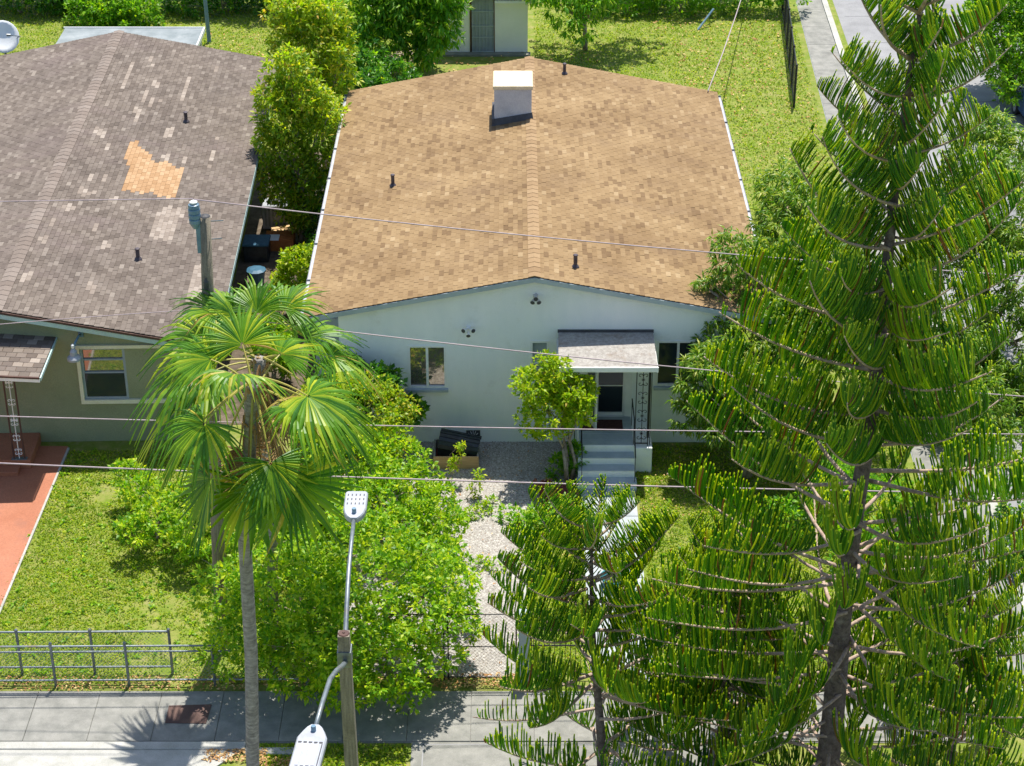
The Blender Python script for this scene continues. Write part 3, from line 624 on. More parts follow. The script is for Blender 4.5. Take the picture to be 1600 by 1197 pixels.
orange = [(p.x, p.y) for p in (nroofpt(*q) for q in [(193, 240), (199, 225), (213, 222), (232, 240), (246, 256), (262, 253), (287, 266), (276, 307), (262, 309), (240, 304), (188, 297), (200, 262)])]
pale_px = [[(190, 139), (206, 95), (213, 96), (197, 140)], [(278, 160), (291, 120), (299, 121), (287, 160)], [(216, 162), (224, 141), (232, 142), (224, 163)], [(205, 190), (213, 168), (220, 169), (212, 191)],
           [(232, 166), (237, 151), (243, 152), (240, 166)], [(256, 216), (262, 200), (270, 201), (265, 216)], [(325, 250), (329, 234), (336, 235), (332, 250)], [(236, 136), (243, 126), (249, 130), (246, 139)],
           [(229, 95), (231, 88), (238, 90), (237, 96)], [(234, 104), (236, 97), (242, 99), (240, 106)], [(248, 162), (251, 153), (257, 155), (255, 163)], [(143, 208), (149, 198), (166, 210), (162, 217)],
           [(163, 237), (166, 226), (174, 228), (171, 238)], [(135, 283), (139, 272), (147, 275), (143, 285)], [(160, 283), (164, 274), (170, 277), (166, 286)], [(118, 304), (122, 292), (150, 300), (140, 308)],
           [(172, 315), (174, 306), (183, 309), (180, 316)], [(97, 330), (101, 319), (118, 322), (112, 332)], [(80, 352), (84, 340), (91, 343), (87, 353)], [(58, 380), (62, 370), (80, 370), (76, 380)], [(145, 360), (149, 351), (157, 354), (153, 364)],
           [(160, 388), (164, 378), (172, 381), (168, 390)], [(283, 253), (287, 246), (294, 248), (291, 256)], [(320, 264), (322, 256), (330, 258), (328, 266)], [(252, 250), (254, 241), (263, 243), (262, 252)],
           [(130, 455), (136, 440), (152, 443), (146, 457)], [(30, 440), (36, 425), (48, 428), (44, 442)], [(30, 462), (34, 452), (42, 455), (38, 464)], [(336, 218), (338, 212), (346, 214), (344, 221)], [(332, 110), (334, 102), (341, 104), (338, 111)]]
grey_patch = [(p.x, p.y) for p in (nroofpt(*q) for q in [(235, 372), (252, 322), (288, 326), (270, 378)])]
grey2 = [(p.x, p.y) for p in (nroofpt(*q) for q in [(290, 470), (305, 412), (318, 414), (330, 430), (318, 480)])]
pale = [[(p.x, p.y) for p in (nroofpt(*q) for q in poly)] for poly in pale_px] + [grey_patch, grey2]
def ncls(p):
    if p.x <= 0: return 0
    P = np.array([[p.x, p.y]])
    if in_poly(P, orange)[0]: return 2
    for q in pale:
        if in_poly(P, q)[0]: return 1
    return 0
sides = [roof_side(nroof, 0, NRZ + .003, NHL, -1, -.23, NY1, NHL * NSL, None), roof_side(nroof, 0, NRZ + .003, NHR + .03, 1, -.23, NY1, (NHR + .03) * NSL, None)]
lay(nroof, sides, {0: M['shingle_grey'], 1: M['shingle_pale'], 2: M['shingle_orange']}, ncls, 299)
ridge_caps(nroof, 0, NRZ + .014, NSL, -.24, NY1, M['cap_grey'], .2)
for s, hh in ((-1, NHL), (1, NHR)):
    for (za, zb, yy, mt, nm) in ((-.02, -.09, -.27, 'drip', 'drip_edge'), (-.0905, -.24, -.25, 'tealtrim', 'rake_board')):
        a = Vector((0, yy, NRZ)); b = Vector((s * hh, yy, NRZ - hh * NSL)); v = [a + Vector((0, 0, za)), b + Vector((0, 0, za)), b + Vector((0, 0, zb)), a + Vector((0, 0, zb))]; v += [p + Vector((0, .04, 0)) for p in v]
        MB().add(v, [(0, 1, 2, 3), (7, 6, 5, 4), (0, 4, 5, 1), (2, 6, 7, 3), (1, 5, 6, 2), (0, 3, 7, 4)]).obj(nm, M[mt], N)
MB().box(NHR + .005, NHR + .04, -.2, NY1, NRZ - NHR * NSL - .2, NRZ - NHR * NSL - .03).obj('fascia', M['tealtrim'], N)
for (u, v) in ((291, 191), (216, 406)): vent(N, NI @ atplane(u, v, nrp, nrn), .34, .06)
# wide cream window surround, sash window and shuttered bay
sr = MB().box(2.02, 2.12, .02, .098, 1.28, 3.16).box(2.12, 4.75, .02, .098, 3.06, 3.16).box(2.12, 4.75, .02, .098, 1.28, 1.40).obj('window_surround', M['cream'], N)
w = window(N, 2.12, 3.38, 1.40, 3.06, [M['glass']], (), (2.24, 2.66), y=.16, frame='steelgrey', sill=False, fw=.07)
MB().box(2.20, 3.30, .115, .125, 1.48, 2.22).obj('dark_pane_sheet', M['glassd'], w)  # dark sheet added over the lower pane to imitate its darker reflection
for k in range(5): MB().box(4.76, 5.16, .04, .098, 1.28 + k * .376, 1.28 + k * .376 + .365).obj('quoin', M['cream'], N)
# awning over the porch
av = [(-2.2, .097, 3.72), (1.50, .097, 3.42), (1.40, -2.0, 3.28), (-2.2, -2.0, 3.52)]
na = MB().add(av + [(x, y, z - .06) for x, y, z in av], [(3, 2, 1, 0), (4, 5, 6, 7), (0, 1, 5, 4), (1, 2, 6, 5), (2, 3, 7, 6), (3, 0, 4, 7)]).obj('awning', M['deck'], N)
A0, A1, A2, A3 = [Vector(p) for p in av]; tb = MB()
nn = ((A1 - A0).cross(A0 - A3)).normalized()
if nn.z < 0: nn = -nn
for r_ in range(9):
    for c_ in range(13):
        off = .5 if r_ % 2 else 0
        def Q(s, t): s = min(max(s, 0), 1); return A3.lerp(A2, s).lerp(A0.lerp(A1, s), t)
        s0, s1 = (c_ + off) / 13, (c_ + 1 + off) / 13
        if s0 >= 1: continue
        t0, t1 = r_ / 9, min((r_ + 1.15) / 9, 1)
        q = [Q(s0 + .002, t0) + nn * .016, Q(s1 - .002, t0) + nn * .016, Q(s1 - .002, t1) + nn * .005, Q(s0 + .002, t1) + nn * .005, Q(s0 + .002, t0), Q(s1 - .002, t0)]
        MB().add(q, [(0, 1, 2, 3), (4, 5, 1, 0), (0, 3, 4), (1, 5, 2)]).obj('shingle', M['shingle_pale'] if random.random() < .12 else M['shingle_grey'], na)
def bar(a, b, w, h, mb):
    a, b = Vector(a), Vector(b); d = (b - a).normalized(); s = Vector((-d.y, d.x, 0)).normalized() * w; u = Vector((0, 0, h))
    v = [a - s, a + s, a + s + u, a - s + u, b - s, b + s, b + s + u, b - s + u]
    return mb.add(v, [(0, 1, 2, 3), (7, 6, 5, 4), (0, 4, 5, 1), (1, 5, 6, 2), (2, 6, 7, 3), (3, 7, 4, 0)])
bar((1.42, -2.04, 3.15), (-2.2, -2.04, 3.39), .02, .10, MB()).obj('fascia', M['white'], na)
bar((1.43, -2.0, 3.17), (1.53, .09, 3.32), .02, .09, MB()).obj('fascia', M['tealtrim'], na)
bar((1.42, -2.05, 3.256), (-2.2, -2.05, 3.496), .03, .05, MB()).obj('drip_edge', M['drip'], na)
pr = MB().box(-3.5, .72, -1.45, .095, 0, .32, bev=.01).box(-3.5, .42, -1.85, -1.453, 0, .17, bev=.01).obj('porch', M['terracotta'], N)
xpost = .40
pp = MB().box(xpost - .17, xpost - .13, -1.38, -1.34, .321, 3.24).box(xpost + .13, xpost + .17, -1.38, -1.34, .321, 3.20).obj('iron_post', M['drip'], N)
s2 = MB().tube([(xpost, -1.36, .33), (xpost, -1.36, 3.22)], .014, 6)
for zc in (.55, 1.0, 1.5, 1.65, 2.15, 2.7, 2.85):
    for s in (-1, 1):
        for f_ in (-1, 1): s2.tube(scroll((xpost + s * .065, -1.36, zc + f_ * .05), .05, -s, f_), .011, 5)
s2.obj('scrollwork', M['white'], pp); MB().box(xpost - .22, xpost + .22, -1.44, -1.28, .3205, .335).obj('base_plate', M['galv'], pp)
# bell-shaped yard lamp on a bent arm
yl = MB().tube([(2.22, .09, 3.50), (2.20, -.10, 3.55), (2.12, -.32, 3.45), (2.08, -.42, 3.27)], .032, 8).box(2.15, 2.29, .07, .098, 3.42, 3.58).obj('yard_light', M['insul'], N)
MB().lathe((2.07, -.44, 2.98), [(.20, 0), (.20, .06), (.17, .10), (.11, .14), (.10, .26), (.05, .34), (.03, .36)], 14).obj('lamp_shade', M['lumi'], yl)
MB().lathe((2.07, -.44, 3.34), [(.035, 0), (.05, .03), (.05, .10), (.02, .13)], 10).obj('photocell', M['white'], yl)

# ------------------------------------------------------------------ garden shed, patio roof, dish
S = thing('garden_shed', 'small white garden shed with a barred grey door in the back garden', 'shed', (-1.1, 33, 0))
MB().box(-1.85, -.70, 0, 4, 0, 2.6).box(.35, 1.78, 0, 4, 0, 2.6).box(-.70, .35, .06, 4, 0, 2.6).obj('wall', M['shedwall'], S)
MB().box(-2.1, 1.95, -.35, 4.3, 2.6, 2.75).obj('roof', M['white'], S)
MB().box(.36, 1.95, -.30, -.003, 2.36, 2.46).obj('ledge', M['white'], S)
d = MB().box(-.64, .30, .0, .05, .08, 2.5).obj('door', M['steelgrey'], S)
mb = MB()
for k in range(7): mb.box(-.62 + k * .15, -.60 + k * .15, -.04, -.015, .1, 2.5)
for z in (.1, .75, 1.25, 1.9, 2.45): mb.box(-.64, .32, -.052, -.041, z, z + .04)
mb.obj('security_bars', M['greytrim'], d); MB().lathe((.24, -.03, 1.25), [(.03, -.02), (.035, .02), (.02, .04)], 8).obj('handle', M['alu'], d)
MB().box(-.72, -.645, -.03, .055, 0, 2.55).box(.305, .355, -.03, .055, 0, 2.55).obj('door_frame', M['drip'], S)
MB().box(-2.0, 1.9, -.35, -.003, -.02, .09).obj('plinth', M['concrete'], S)
p0, p1, p2 = atz(100, 47, 2.6), atz(318, 44, 2.6), atz(316, 62, 2.6)
Pt = thing('patio_roof', 'flat grey patio roof behind the olive house', 'patio roof', (p0.x, 24, 0))
MB().box(0, p1.x - p0.x, 0, p1.y - 24, 2.5, 2.6).obj('roof_deck', M['flatroof'], Pt); w_ = p1.x - p0.x; d_ = p1.y - 24
MB().box(w_ + .003, w_ + .06, -.02, d_ + .05, 2.46, 2.64).box(-.06, w_, d_ + .003, d_ + .05, 2.46, 2.64).obj('fascia', M['white'], Pt)
for xx in (.1, w_ - .2): MB().box(xx, xx + .1, d_ - .2, d_ - .1, 0, 2.5).obj('post', M['white'], Pt)
dp = NI @ aty(8, 60, 24.5)
DS = thing('satellite_dish', 'pale satellite dish beyond the roof of the olive house', 'satellite dish', (aty(4, 60, 25).x, 25, 0))
dz = aty(4, 58, 25).z
MB().tube([(0, .15, 0), (0, .15, dz - .1)], .05, 8).obj('mast', M['galv'], DS)
dm = Matrix.Translation((0, 0, dz)) @ Matrix.Rotation(R(62), 4, 'X') @ Matrix.Rotation(R(25), 4, 'Y')
prof = [(.02, .0), (.25, .015), (.45, .06), (.60, .11), (.61, .12), (.60, .13), (.44, .075), (.25, .03), (.02, .012)]
MB().lathe((0, 0, 0), [(r * 1.05, z) for r, z in prof], 20, M4=dm).obj('reflector', M['white'], DS, True)
MB().tube([dm @ Vector((.55, 0, .1)), dm @ Vector((.60, 0, .45)), dm @ Vector((.2, 0, .62))], .02, 6).tube([dm @ Vector((.2, 0, .62)), dm @ Vector((.05, 0, .58))], .05, 8).obj('feed_arm', M['galv'], DS)
# alley clutter
AC = thing('air_conditioner', 'grey air conditioner with slatted front in the alley by the olive house', 'air conditioner', (-8.35, 15.0, 0))
MB().box(-.45, .45, -.4, .4, .08, .95, bev=.03).obj('cabinet', M['lumi'], AC)
for k in range(6): MB().box(-.36 + k * .13, -.29 + k * .13, -.425, -.402, .2, .85).obj('slat', M['galv'], AC)
MB().lathe((0, 0, .951), [(.30, 0), (.30, .02), (.08, .045)], 14).obj('fan_guard', M['lumid'], AC)
t_ = thing('storage_box', 'square blue lidded box in the alley', 'box', (-8.75, 12.4, 0)); MB().box(-.42, .42, -.4, .4, .0, .62, bev=.03).obj('body', M['black'], t_); MB().box(-.45, .45, -.43, .43, .621, .69, bev=.02).obj('lid', M['bluebin'], t_)
t_ = thing('storage_tub', 'small blue tub with rounded lid nearest the palm in the alley', 'tub', (-8.55, 10.4, 0)); MB().lathe((0, 0, 0), [(.24, 0), (.30, .45), (.31, .46)], 10).obj('body', M['bluebin'], t_); MB().lathe((0, 0, .461), [(.34, 0), (.34, .05), (.2, .10)], 10).obj('lid', M['bluebin'], t_)
t_ = thing('wooden_crate', 'rusty orange crate beside the blue lidded box', 'crate', (-8.05, 13.3, 0))
for k in range(4): MB().box(-.5, .5, -.4 + k * .2, -.22 + k * .2, .4, .43).obj('slat', M['orange'], t_)
MB().box(-.5, -.46, -.4, .4, 0, .4).box(.46, .5, -.4, .4, 0, .4).box(-.46, .46, -.4, -.37, 0, .4).obj('side_panel', M['orange'], t_)
tag(MB().box(-8.45, -8.05, 12.85, 13.3, .435, .47, bev=.01).obj('paper_sheet', M['white']), 'white sheet lying on the orange crate', 'sheet')
t_ = thing('plank_stack', 'pale boards leaning in the alley beside the air conditioner', 'boards', (-8.0, 14.0, 0))
for k in range(4): MB().box(-.5 + .05 * k, .6, -.3 + .18 * k, -.14 + .18 * k, .2 + .02 * k, .23 + .02 * k, M4=Matrix.Rotation(.12 * k, 4, 'Z')).obj('board', M['timber'], t_)
tag(MB().tube([(-6.6, 12.2, .35), (-6.6, 10.2, .35)], .07, 8).obj('drain_pipe', M['insul']), 'blue-grey pipe lying in the alley by the white house', 'pipe')

# ------------------------------------------------------------------ planter box with its dark slatted heap
B = thing('planter_box', 'open timber box holding a black slatted chest by the white wall', 'box', (-1.58, -.95, 0))
MB().box(-.64, .64, -.55, -.50, 0, .40).obj('front_board', M['timber'], B)
MB().box(-.64, -.59, -.497, .45, 0, .40).obj('side_board', M['concrete'], B); MB().box(.59, .64, -.497, .45, 0, .40).obj('side_board', M['concrete'], B); MB().box(-.587, .587, .40, .45, 0, .40).obj('back_board', M['concrete'], B)
MB().box(-.587, .587, -.497, .397, .01, .12).obj('soil', M['mulch'], B)
C = thing('black_chest', 'black slatted chest tipped askew in the timber box', 'chest', (-1.55, -.86, .20)); C.rotation_euler = (R(8), R(9), R(-7)); C.scale = (1.1, 1.12, 1.3)
n_ = 9
for k in range(n_):
    a0, a1 = math.pi * k / n_, math.pi * (k + 1) / n_ - .03; q = []
    for xx in (-.52, .52):
        for (a, rr) in ((a0, .30), (a1, .285), (a1, .24), (a0, .25)): q.append((xx + .02 * (k % 2), -math.cos(a) * rr * 1.05, .22 + math.sin(a) * rr * .9))
    MB().add(q, [(0, 1, 2, 3), (7, 6, 5, 4), (0, 4, 5, 1), (1, 5, 6, 2), (2, 6, 7, 3), (3, 7, 4, 0)]).obj('slat', M['black'], C)
MB().box(-.50, .50, -.27, .27, 0, .22, bev=.02).obj('body', M['black'], C)
for xx in (-.50, .47):
    MB().tube([(xx + .01, -math.cos(t) * .24, .22 + math.sin(t) * .21) for t in np.linspace(0, math.pi, 9)], .03, 5).obj('end_rim', M['black'], C)
t_ = thing('bowl_planter', 'round teal bowl planter on the pale garden path behind the small pine', 'planter', (2.62, -7.3, .06))
MB().lathe((0, 0, 0), [(.20, 0), (.32, .18), (.36, .30), (.33, .30), (.28, .22)], 16).obj('bowl', M['tub'], t_, True); MB().lathe((0, 0, .2), [(.27, 0), (.26, .03)], 14).obj('soil', M['rubber'], t_)
# ------------------------------------------------------------------ fences
def chain(mb, a, b, z0, z1, sp=.10, r=.0025):
    a, b = Vector(a), Vector(b); L = (b - a).length; d = (b - a) / L; h = z1 - z0; k = -h
    def P(s, z): return a + d * s + Vector((0, 0, z))
    while k < L:
        for sg in (0, 1):
            s0, s1 = (k, k + h) if not sg else (k + h, k); za, zb = z0, z1
            def clip(sA, zA, sB, zB):
                if sB < sA: sA, zA, sB, zB = sB, zB, sA, zA
                t0 = max(0, (0 - sA) / (sB - sA)); t1 = min(1, (L - sA) / (sB - sA))
                return None if t1 <= t0 else ((sA + (sB - sA) * t0, zA + (zB - zA) * t0), (sA + (sB - sA) * t1, zA + (zB - zA) * t1))
            c = clip(s0, za, s1, zb)
            if c: mb.tube([P(*c[0]), P(*c[1])], r, 3, cap=False)
        k += sp
def frame_fence(name, label, cat, a, b, posts, rails, h, mat='galv', pr=.035, rr=.024, mesh=True, group=None):
    f = thing(name, label, cat, a, 0, group); a_ = Vector((0, 0, 0)); b_ = Vector(b) - Vector(a); L = b_.length; d = b_ / L
    for s in posts:
        p = d * s; o = MB().tube([p + Vector((0, 0, -.1)), p + Vector((0, 0, h))], pr, 8).obj('post', M[mat], f); MB().lathe(p + Vector((0, 0, h)), [(pr * 1.2, 0), (pr * 1.1, .03), (.01, .055)], 8).obj('post_cap', M[mat], o)
    for (z, s0, s1) in rails: MB().tube([d * s0 + Vector((0, 0, z)), d * s1 + Vector((0, 0, z))], rr, 8).obj('rail', M[mat], f)
    if mesh:
        mb = MB(); chain(mb, a_, b_, min(r[0] for r in rails), max(r[0] for r in rails)); tag(mb.obj('chain_mesh', M[mat], f), kind='stuff')
    return f
frame_fence('front_fence', 'grey pipe and chain link fence along the front pavement by the lawn', 'fence', (-15.5, -11.45, 0), (-4.2, -11.35, 0), [.6, 2.6, 4.6, 6.35, 8.4, 10.6], [(1.18, 0, 11.3), (.18, 0, 11.3), (1.02, 0, 11.3)], 1.25)
frame_fence('sliding_gate', 'grey pipe gate standing just behind the chain link front fence', 'gate', (-15.4, -10.98, .1), (-8.15, -10.92, .1), [1.9, 3.6, 5.35, 7.22], [(1.16, 0, 7.2), (.12, 0, 7.2)], 1.2, rr=.026)
frame_fence('garden_gate', 'tall thin dark gate at the end of the gravel path', 'gate', (-3.0, -11.15, .02), (.12, -11.15, .02), [0, 1.38, 1.48, 3.1], [(1.90, 0, 3.1), (.96, 0, 3.1), (.06, 0, 3.1)], 1.92, 'iron', .018, .014)
tag(MB().box(.16, .42, -11.28, -11.02, 0, 2.0, bev=.02).obj('gate_post', M['greytrim']), 'thick square grey post between tall gate and picket fence', 'post')
PF = thing('picket_fence', 'black iron picket fence beside the tall garden gate under the pines', 'fence', (.45, -11.15, 0))
for z in (.15, 1.0, 1.8): MB().box(0, 10.1, -.012, .012, z, z + .03).obj('rail', M['iron'], PF)
me = MB().box(-.008, .008, -.0085, .0085, .1, 1.95).mesh('picket', M['iron'])
for k in range(80): o = link('picket', me, PF); o.location = (.06 + k * .126, -.022, 0)
for k in range(5): MB().box(-.02 + k * 2.5, .02 + k * 2.5, .014, .054, 0, 2.0).obj('post', M['iron'], PF)
BF0 = Vector((11.45, 26.5, 0)); BF1 = Vector((12.6, 41, 0))
frame_fence('back_fence', 'dark green chain link fence between the back lawn and the side pavement', 'fence', BF0, BF1, [.1, 2.4, 4.8, 7.2, 9.6, 12, 14.4], [(1.75, 0, 14.5), (.15, 0, 14.5)], 1.8, 'iron', .045, .025)
RF = frame_fence('boundary_fence', 'weathered chain link fence behind the hedge at the back', 'fence', (-30, 39.2, 0), (-3.2, 39.2, 0), [k * 2.9 for k in range(10)], [(1.6, 0, 26.8), (.1, 0, 26.8)], 1.65, 'galv')

# ------------------------------------------------------------------ poles and cables
pb = atz(347, 1005); pt = aty(320, 338, pb.y); ins = aty(304, 312, pb.y)
UP = thing('utility_pole', 'weathered wooden utility pole rising behind the palm with an insulator', 'utility pole', pb)
tp = pt - pb; mb = MB().tube([Vector((0, 0, -.2)), tp * .4, tp * .8, tp], [.17, .155, .14, .125], 14)
mb.obj('pole', M['wood'], UP, True)
MB().lathe(tp + Vector((0, 0, .001)), [(.12, 0), (.10, .02), (.03, .05)], 10).obj('pole_cap', M['lumid'], UP)
fd = tp * .86; MB().lathe(fd + Vector((-.01, -.125, 0)), [(.02, -.16), (.055, -.10), (.06, .08), (.02, .17)], 8).obj('knot', M['lumid'], UP)
ip = ins - pb
br = MB().box(-.055, .055, -.03, .03, -1.25, -.55, M4=Matrix.Translation((ip.x + .04, -.05, ip.z))).obj('bracket', M['insul'], UP)
MB().lathe((ip.x - .02, -.05, ip.z - .66), [(.055, 0), (.13, .14), (.135, .22), (.11, .24), (.135, .26), (.135, .34), (.11, .36), (.135, .38), (.135, .46), (.11, .48), (.13, .50), (.12, .57), (.05, .60)], 14).obj('insulator', M['insul'], UP)
MB().lathe((ip.x - .02, -.05, ip.z - .055), [(.085, 0), (.085, .03), (.03, .06)], 12).obj('insulator_top', M['white'], UP)
for (dz_, l_) in ((-.12, .28), (-.55, .22)): MB().tube([tp + Vector((.10, 0, dz_)), tp + Vector((.12 + l_, 0, dz_ + .02))], .014, 6).obj('bolt', M['galv'], UP)
def cable(name, label, pts, r, extend=26, group=None, mat='wire'):
    pts = [aty(*p) if len(p) == 3 else Vector(p) for p in pts]
    xs_ = np.array([p.x for p in pts]); zs_ = np.array([p.z for p in pts]); dg = min(2, len(pts) - 1); c = np.polyfit(xs_, zs_, dg)
    X = np.linspace(xs_.min(), xs_.max(), 24); path = [Vector((x, pts[0].y, np.polyval(c, x))) for x in X]
    return tag(MB().tube(path, r * .70, 6).obj(name, M[mat], None, True), label, 'cable', group)
Y_ = pb.y; gname = 'overhead cables crossing the picture'
ext = aty(1600, 430, Y_)
cable('overhead_cable', 'topmost pinkish cable from the insulator across the tan roof', [(303, 311, Y_), (600, 346, Y_), (1000, 385, Y_), (1600, 430, Y_), (1900, 449, Y_)], .02, group=gname)
cable('overhead_cable', 'pale cable over the grey roof ending at the insulator', [(-300, 320, Y_), (0, 315, Y_), (150, 312.5, Y_), (302, 310.5, Y_)], .018, group=gname)
cable('overhead_cable', 'cable crossing the white facade from the palm past the awning edge', [(327, 491, Y_ - .2), (530, 518, Y_ - .2), (800, 548, Y_ - .2), (1100, 578, Y_ - .2), (1600, 618, Y_ - .2), (1900, 640, Y_ - .2)], .019, group=gname)
cable('overhead_cable', 'thin white cable under the edge of the grey roof', [(-300, 537, Y_ - .2), (0, 507, Y_ - .2), (180, 492, Y_ - .2), (325, 483, Y_ - .2)], .014, group=gname)
cable('overhead_cable', 'cable crossing below the white house windows at porch floor level', [(-300, 641, Y_ - .25), (0, 650, Y_ - .25), (400, 661, Y_ - .25), (640, 667, Y_ - .25), (1140, 673, Y_ - .25), (1900, 680, Y_ - .25)], .02, group=gname)
cable('overhead_cable', 'lowest and thickest cable crossing over the gravel and the steps', [(-300, 712, Y_ - .3), (0, 722, Y_ - .3), (300, 733, Y_ - .3), (600, 748, Y_ - .3), (1110, 765, Y_ - .3), (1570, 771, Y_ - .3), (1900, 774, Y_ - .3)], .026, group=gname)
a = aty(1155, 0, 33); b = Vector((6.95, 17.2, 4.25)); a2 = a + (a - b).normalized() * 12
tag(MB().tube([b, b.lerp(a2, .25) - Vector((0, 0, .25)), b.lerp(a2, .5) - Vector((0, 0, .3)), b.lerp(a2, .75) - Vector((0, 0, .2)), a2], .022, 6).obj('service_cable', M['wire'], None, True), 'twisted service cable running over the back lawn to the roof corner', 'cable')
tag(MB().tube([atz(1090, 47), aty(1115, 14, 36.9)], .05, 8).obj('leaning_pipe', M['insul']), 'blue-grey pipe leaning in the hedge at the back lawn', 'pipe')
bp = atz(327, 66); BP = thing('back_pole', 'thin dark pole standing beyond the patio roof of the olive house', 'pole', bp)
MB().tube([(0, 0, 0), (-.12, 0, 5.5)], [.09, .07], 10).obj('pole', M['insul'], BP); MB().tube([(-.45, 0, 4.9), (.25, 0, 4.9)], .03, 6).obj('crossarm', M['insul'], BP)
# street light across the road
LY = -23.0; lt = aty(537, 990, LY); lb_ = aty(562, 1400, LY)
dirv = (lt - lb_).normalized(); base = lt - dirv * (lt.z / dirv.z)
SL_ = thing('street_light', 'wooden street light pole with two pale slotted lamp heads', 'street light', base)
tp = lt - base
MB().tube([Vector((0, 0, -.2)), tp * .5, tp], [.20, .165, .135], 4).obj('pole', M['wood'], SL_)
MB().lathe(tp + Vector((0, 0, .002)), [(.10, 0), (.085, .015), (.025, .015), (.02, .03)], 8).obj('pole_cap', M['drip'], SL_)
def arm(att, joint, ylen, label):
    at = aty(*att) - base; jt = aty(*joint) - base
    m = at.lerp(jt, .5) + Vector((0, 0, .28)) if ylen > 0 else at.lerp(jt, .5) + Vector((0, 0, .30))
    pts = [at, at.lerp(m, .25), at.lerp(m, .6) + Vector((0, 0, .03)), m, m.lerp(jt, .5) + Vector((0, 0, .03)), jt]
    a_ = MB().tube(pts, [.045, .045, .042, .04, .038, .036], 10).obj('arm', M['galv'], SL_, True)
    d = jt - m; d.z *= .3; d.normalize(); s = Vector((d.y, -d.x, 0)).normalized(); u = s.cross(d)
    if u.z < 0: u = -u
    Mx = Matrix((s.to_4d(), d.to_4d(), u.to_4d(), Vector((0, 0, 0, 1)))).transposed(); Mx.translation = jt
    for c in range(3): Mx[3][c] = 0
    Lh, w = (.72, .20) if ylen > 0 else (.98, .225)
    o2 = [(-.06, -.06), (.06, -.06), (.12, .0), (.17, .10), (w, .24), (w, Lh), (w - .03, Lh + .03), (-w + .03, Lh + .03), (-w, Lh), (-w, .24), (-.17, .10), (-.12, 0)]
    n = len(o2); v = [Mx @ Vector((x, y, -.05)) for x, y in o2] + [Mx @ Vector((x, y, .03)) for x, y in o2] + [Mx @ Vector((x * .9, y * .985 + .005, .055)) for x, y in o2]
    f = [tuple(range(n - 1, -1, -1)), tuple(range(2 * n, 3 * n))]
    for k in range(2): f += [(k * n + i, k * n + (i + 1) % n, (k + 1) * n + (i + 1) % n, (k + 1) * n + i) for i in range(n)]
    hd = tag(MB().add(v, f).obj('lamp_head', M['lumi'], SL_), label)
    sl = MB()
    for k in range(5):
        x = (-.14 + k * .07) * w / .2
        if ylen > 0:
            for y in (.34, .47, .60): sl.box(x - .010, x + .010, y, y + .06, .0555, .0575, M4=Mx)
        else:
            sl.box(x - .027, x + .027, .36, .40, .0555, .0575, M4=Mx); sl.box(x - .030, x - .014, .41, .93, .0555, .0575, M4=Mx)
    sl.obj('vent_slots', M['lumid'], hd)
    if ylen < 0:
        for k in range(4): x = (-.105 + k * .07) * w / .2; MB().box(x - .022, x + .022, .415, .93, .0556, .068, M4=Mx).obj('cooling_fin', M['alu'], hd)
    MB().lathe(Mx @ Vector((0, .10, .055)), [(.04, 0), (.04, .07), (.035, .09)], 10, M4=Mx.to_3x3().to_4x4()).obj('photocell', M['insul'], hd)
arm((538, 1030, LY), (553, 810, LY + 2.7), 1, 'upper lamp head pointing at the white house')
arm((540, 1035, LY - .1), (492, 1140, LY - 2.9), -1, 'lower slotted lamp head at the bottom edge')
MB().box(-.115, .115, -.125, .125, -.60, -.30, M4=Matrix.Translation(tp)).obj('mounting_bracket', M['galv'], SL_)

# ================================================================== PLANTS
# ------------------------------------------------------------------ pines with upswept cords
def tri_tube_batch(paths, rad, tipcol):
    """paths (n,k,3), rad (k,) -> triangular prisms as numpy verts/faces; last ring closes to the tip material"""
    n, k, _ = paths.shape
    d = unit(np.gradient(paths, axis=1)); ref = np.array([.31, .95, .05]); a = unit(np.cross(d, ref)); b = np.cross(d, a)
    rings = []
    for j in range(3):
        t = 2 * math.pi * j / 3; rings.append(paths + (a * math.cos(t) + b * math.sin(t)) * rad[None, :, None])
    V = np.stack(rings, 2)  # n,k,3,3
    idx = np.arange(k * 3).reshape(k, 3); f = []; mi = []
    for i in range(k - 1):
        for j in range(3):
            f.append((idx[i, j], idx[i, (j + 1) % 3], idx[i + 1, (j + 1) % 3], idx[i + 1, j])); mi.append(1 if i == k - 2 else 0)
    F = np.array(f); F = (F[None] + (np.arange(n) * k * 3)[:, None, None]).reshape(-1, 4)
    return V.reshape(-1, 3), F, np.tile(mi, n)
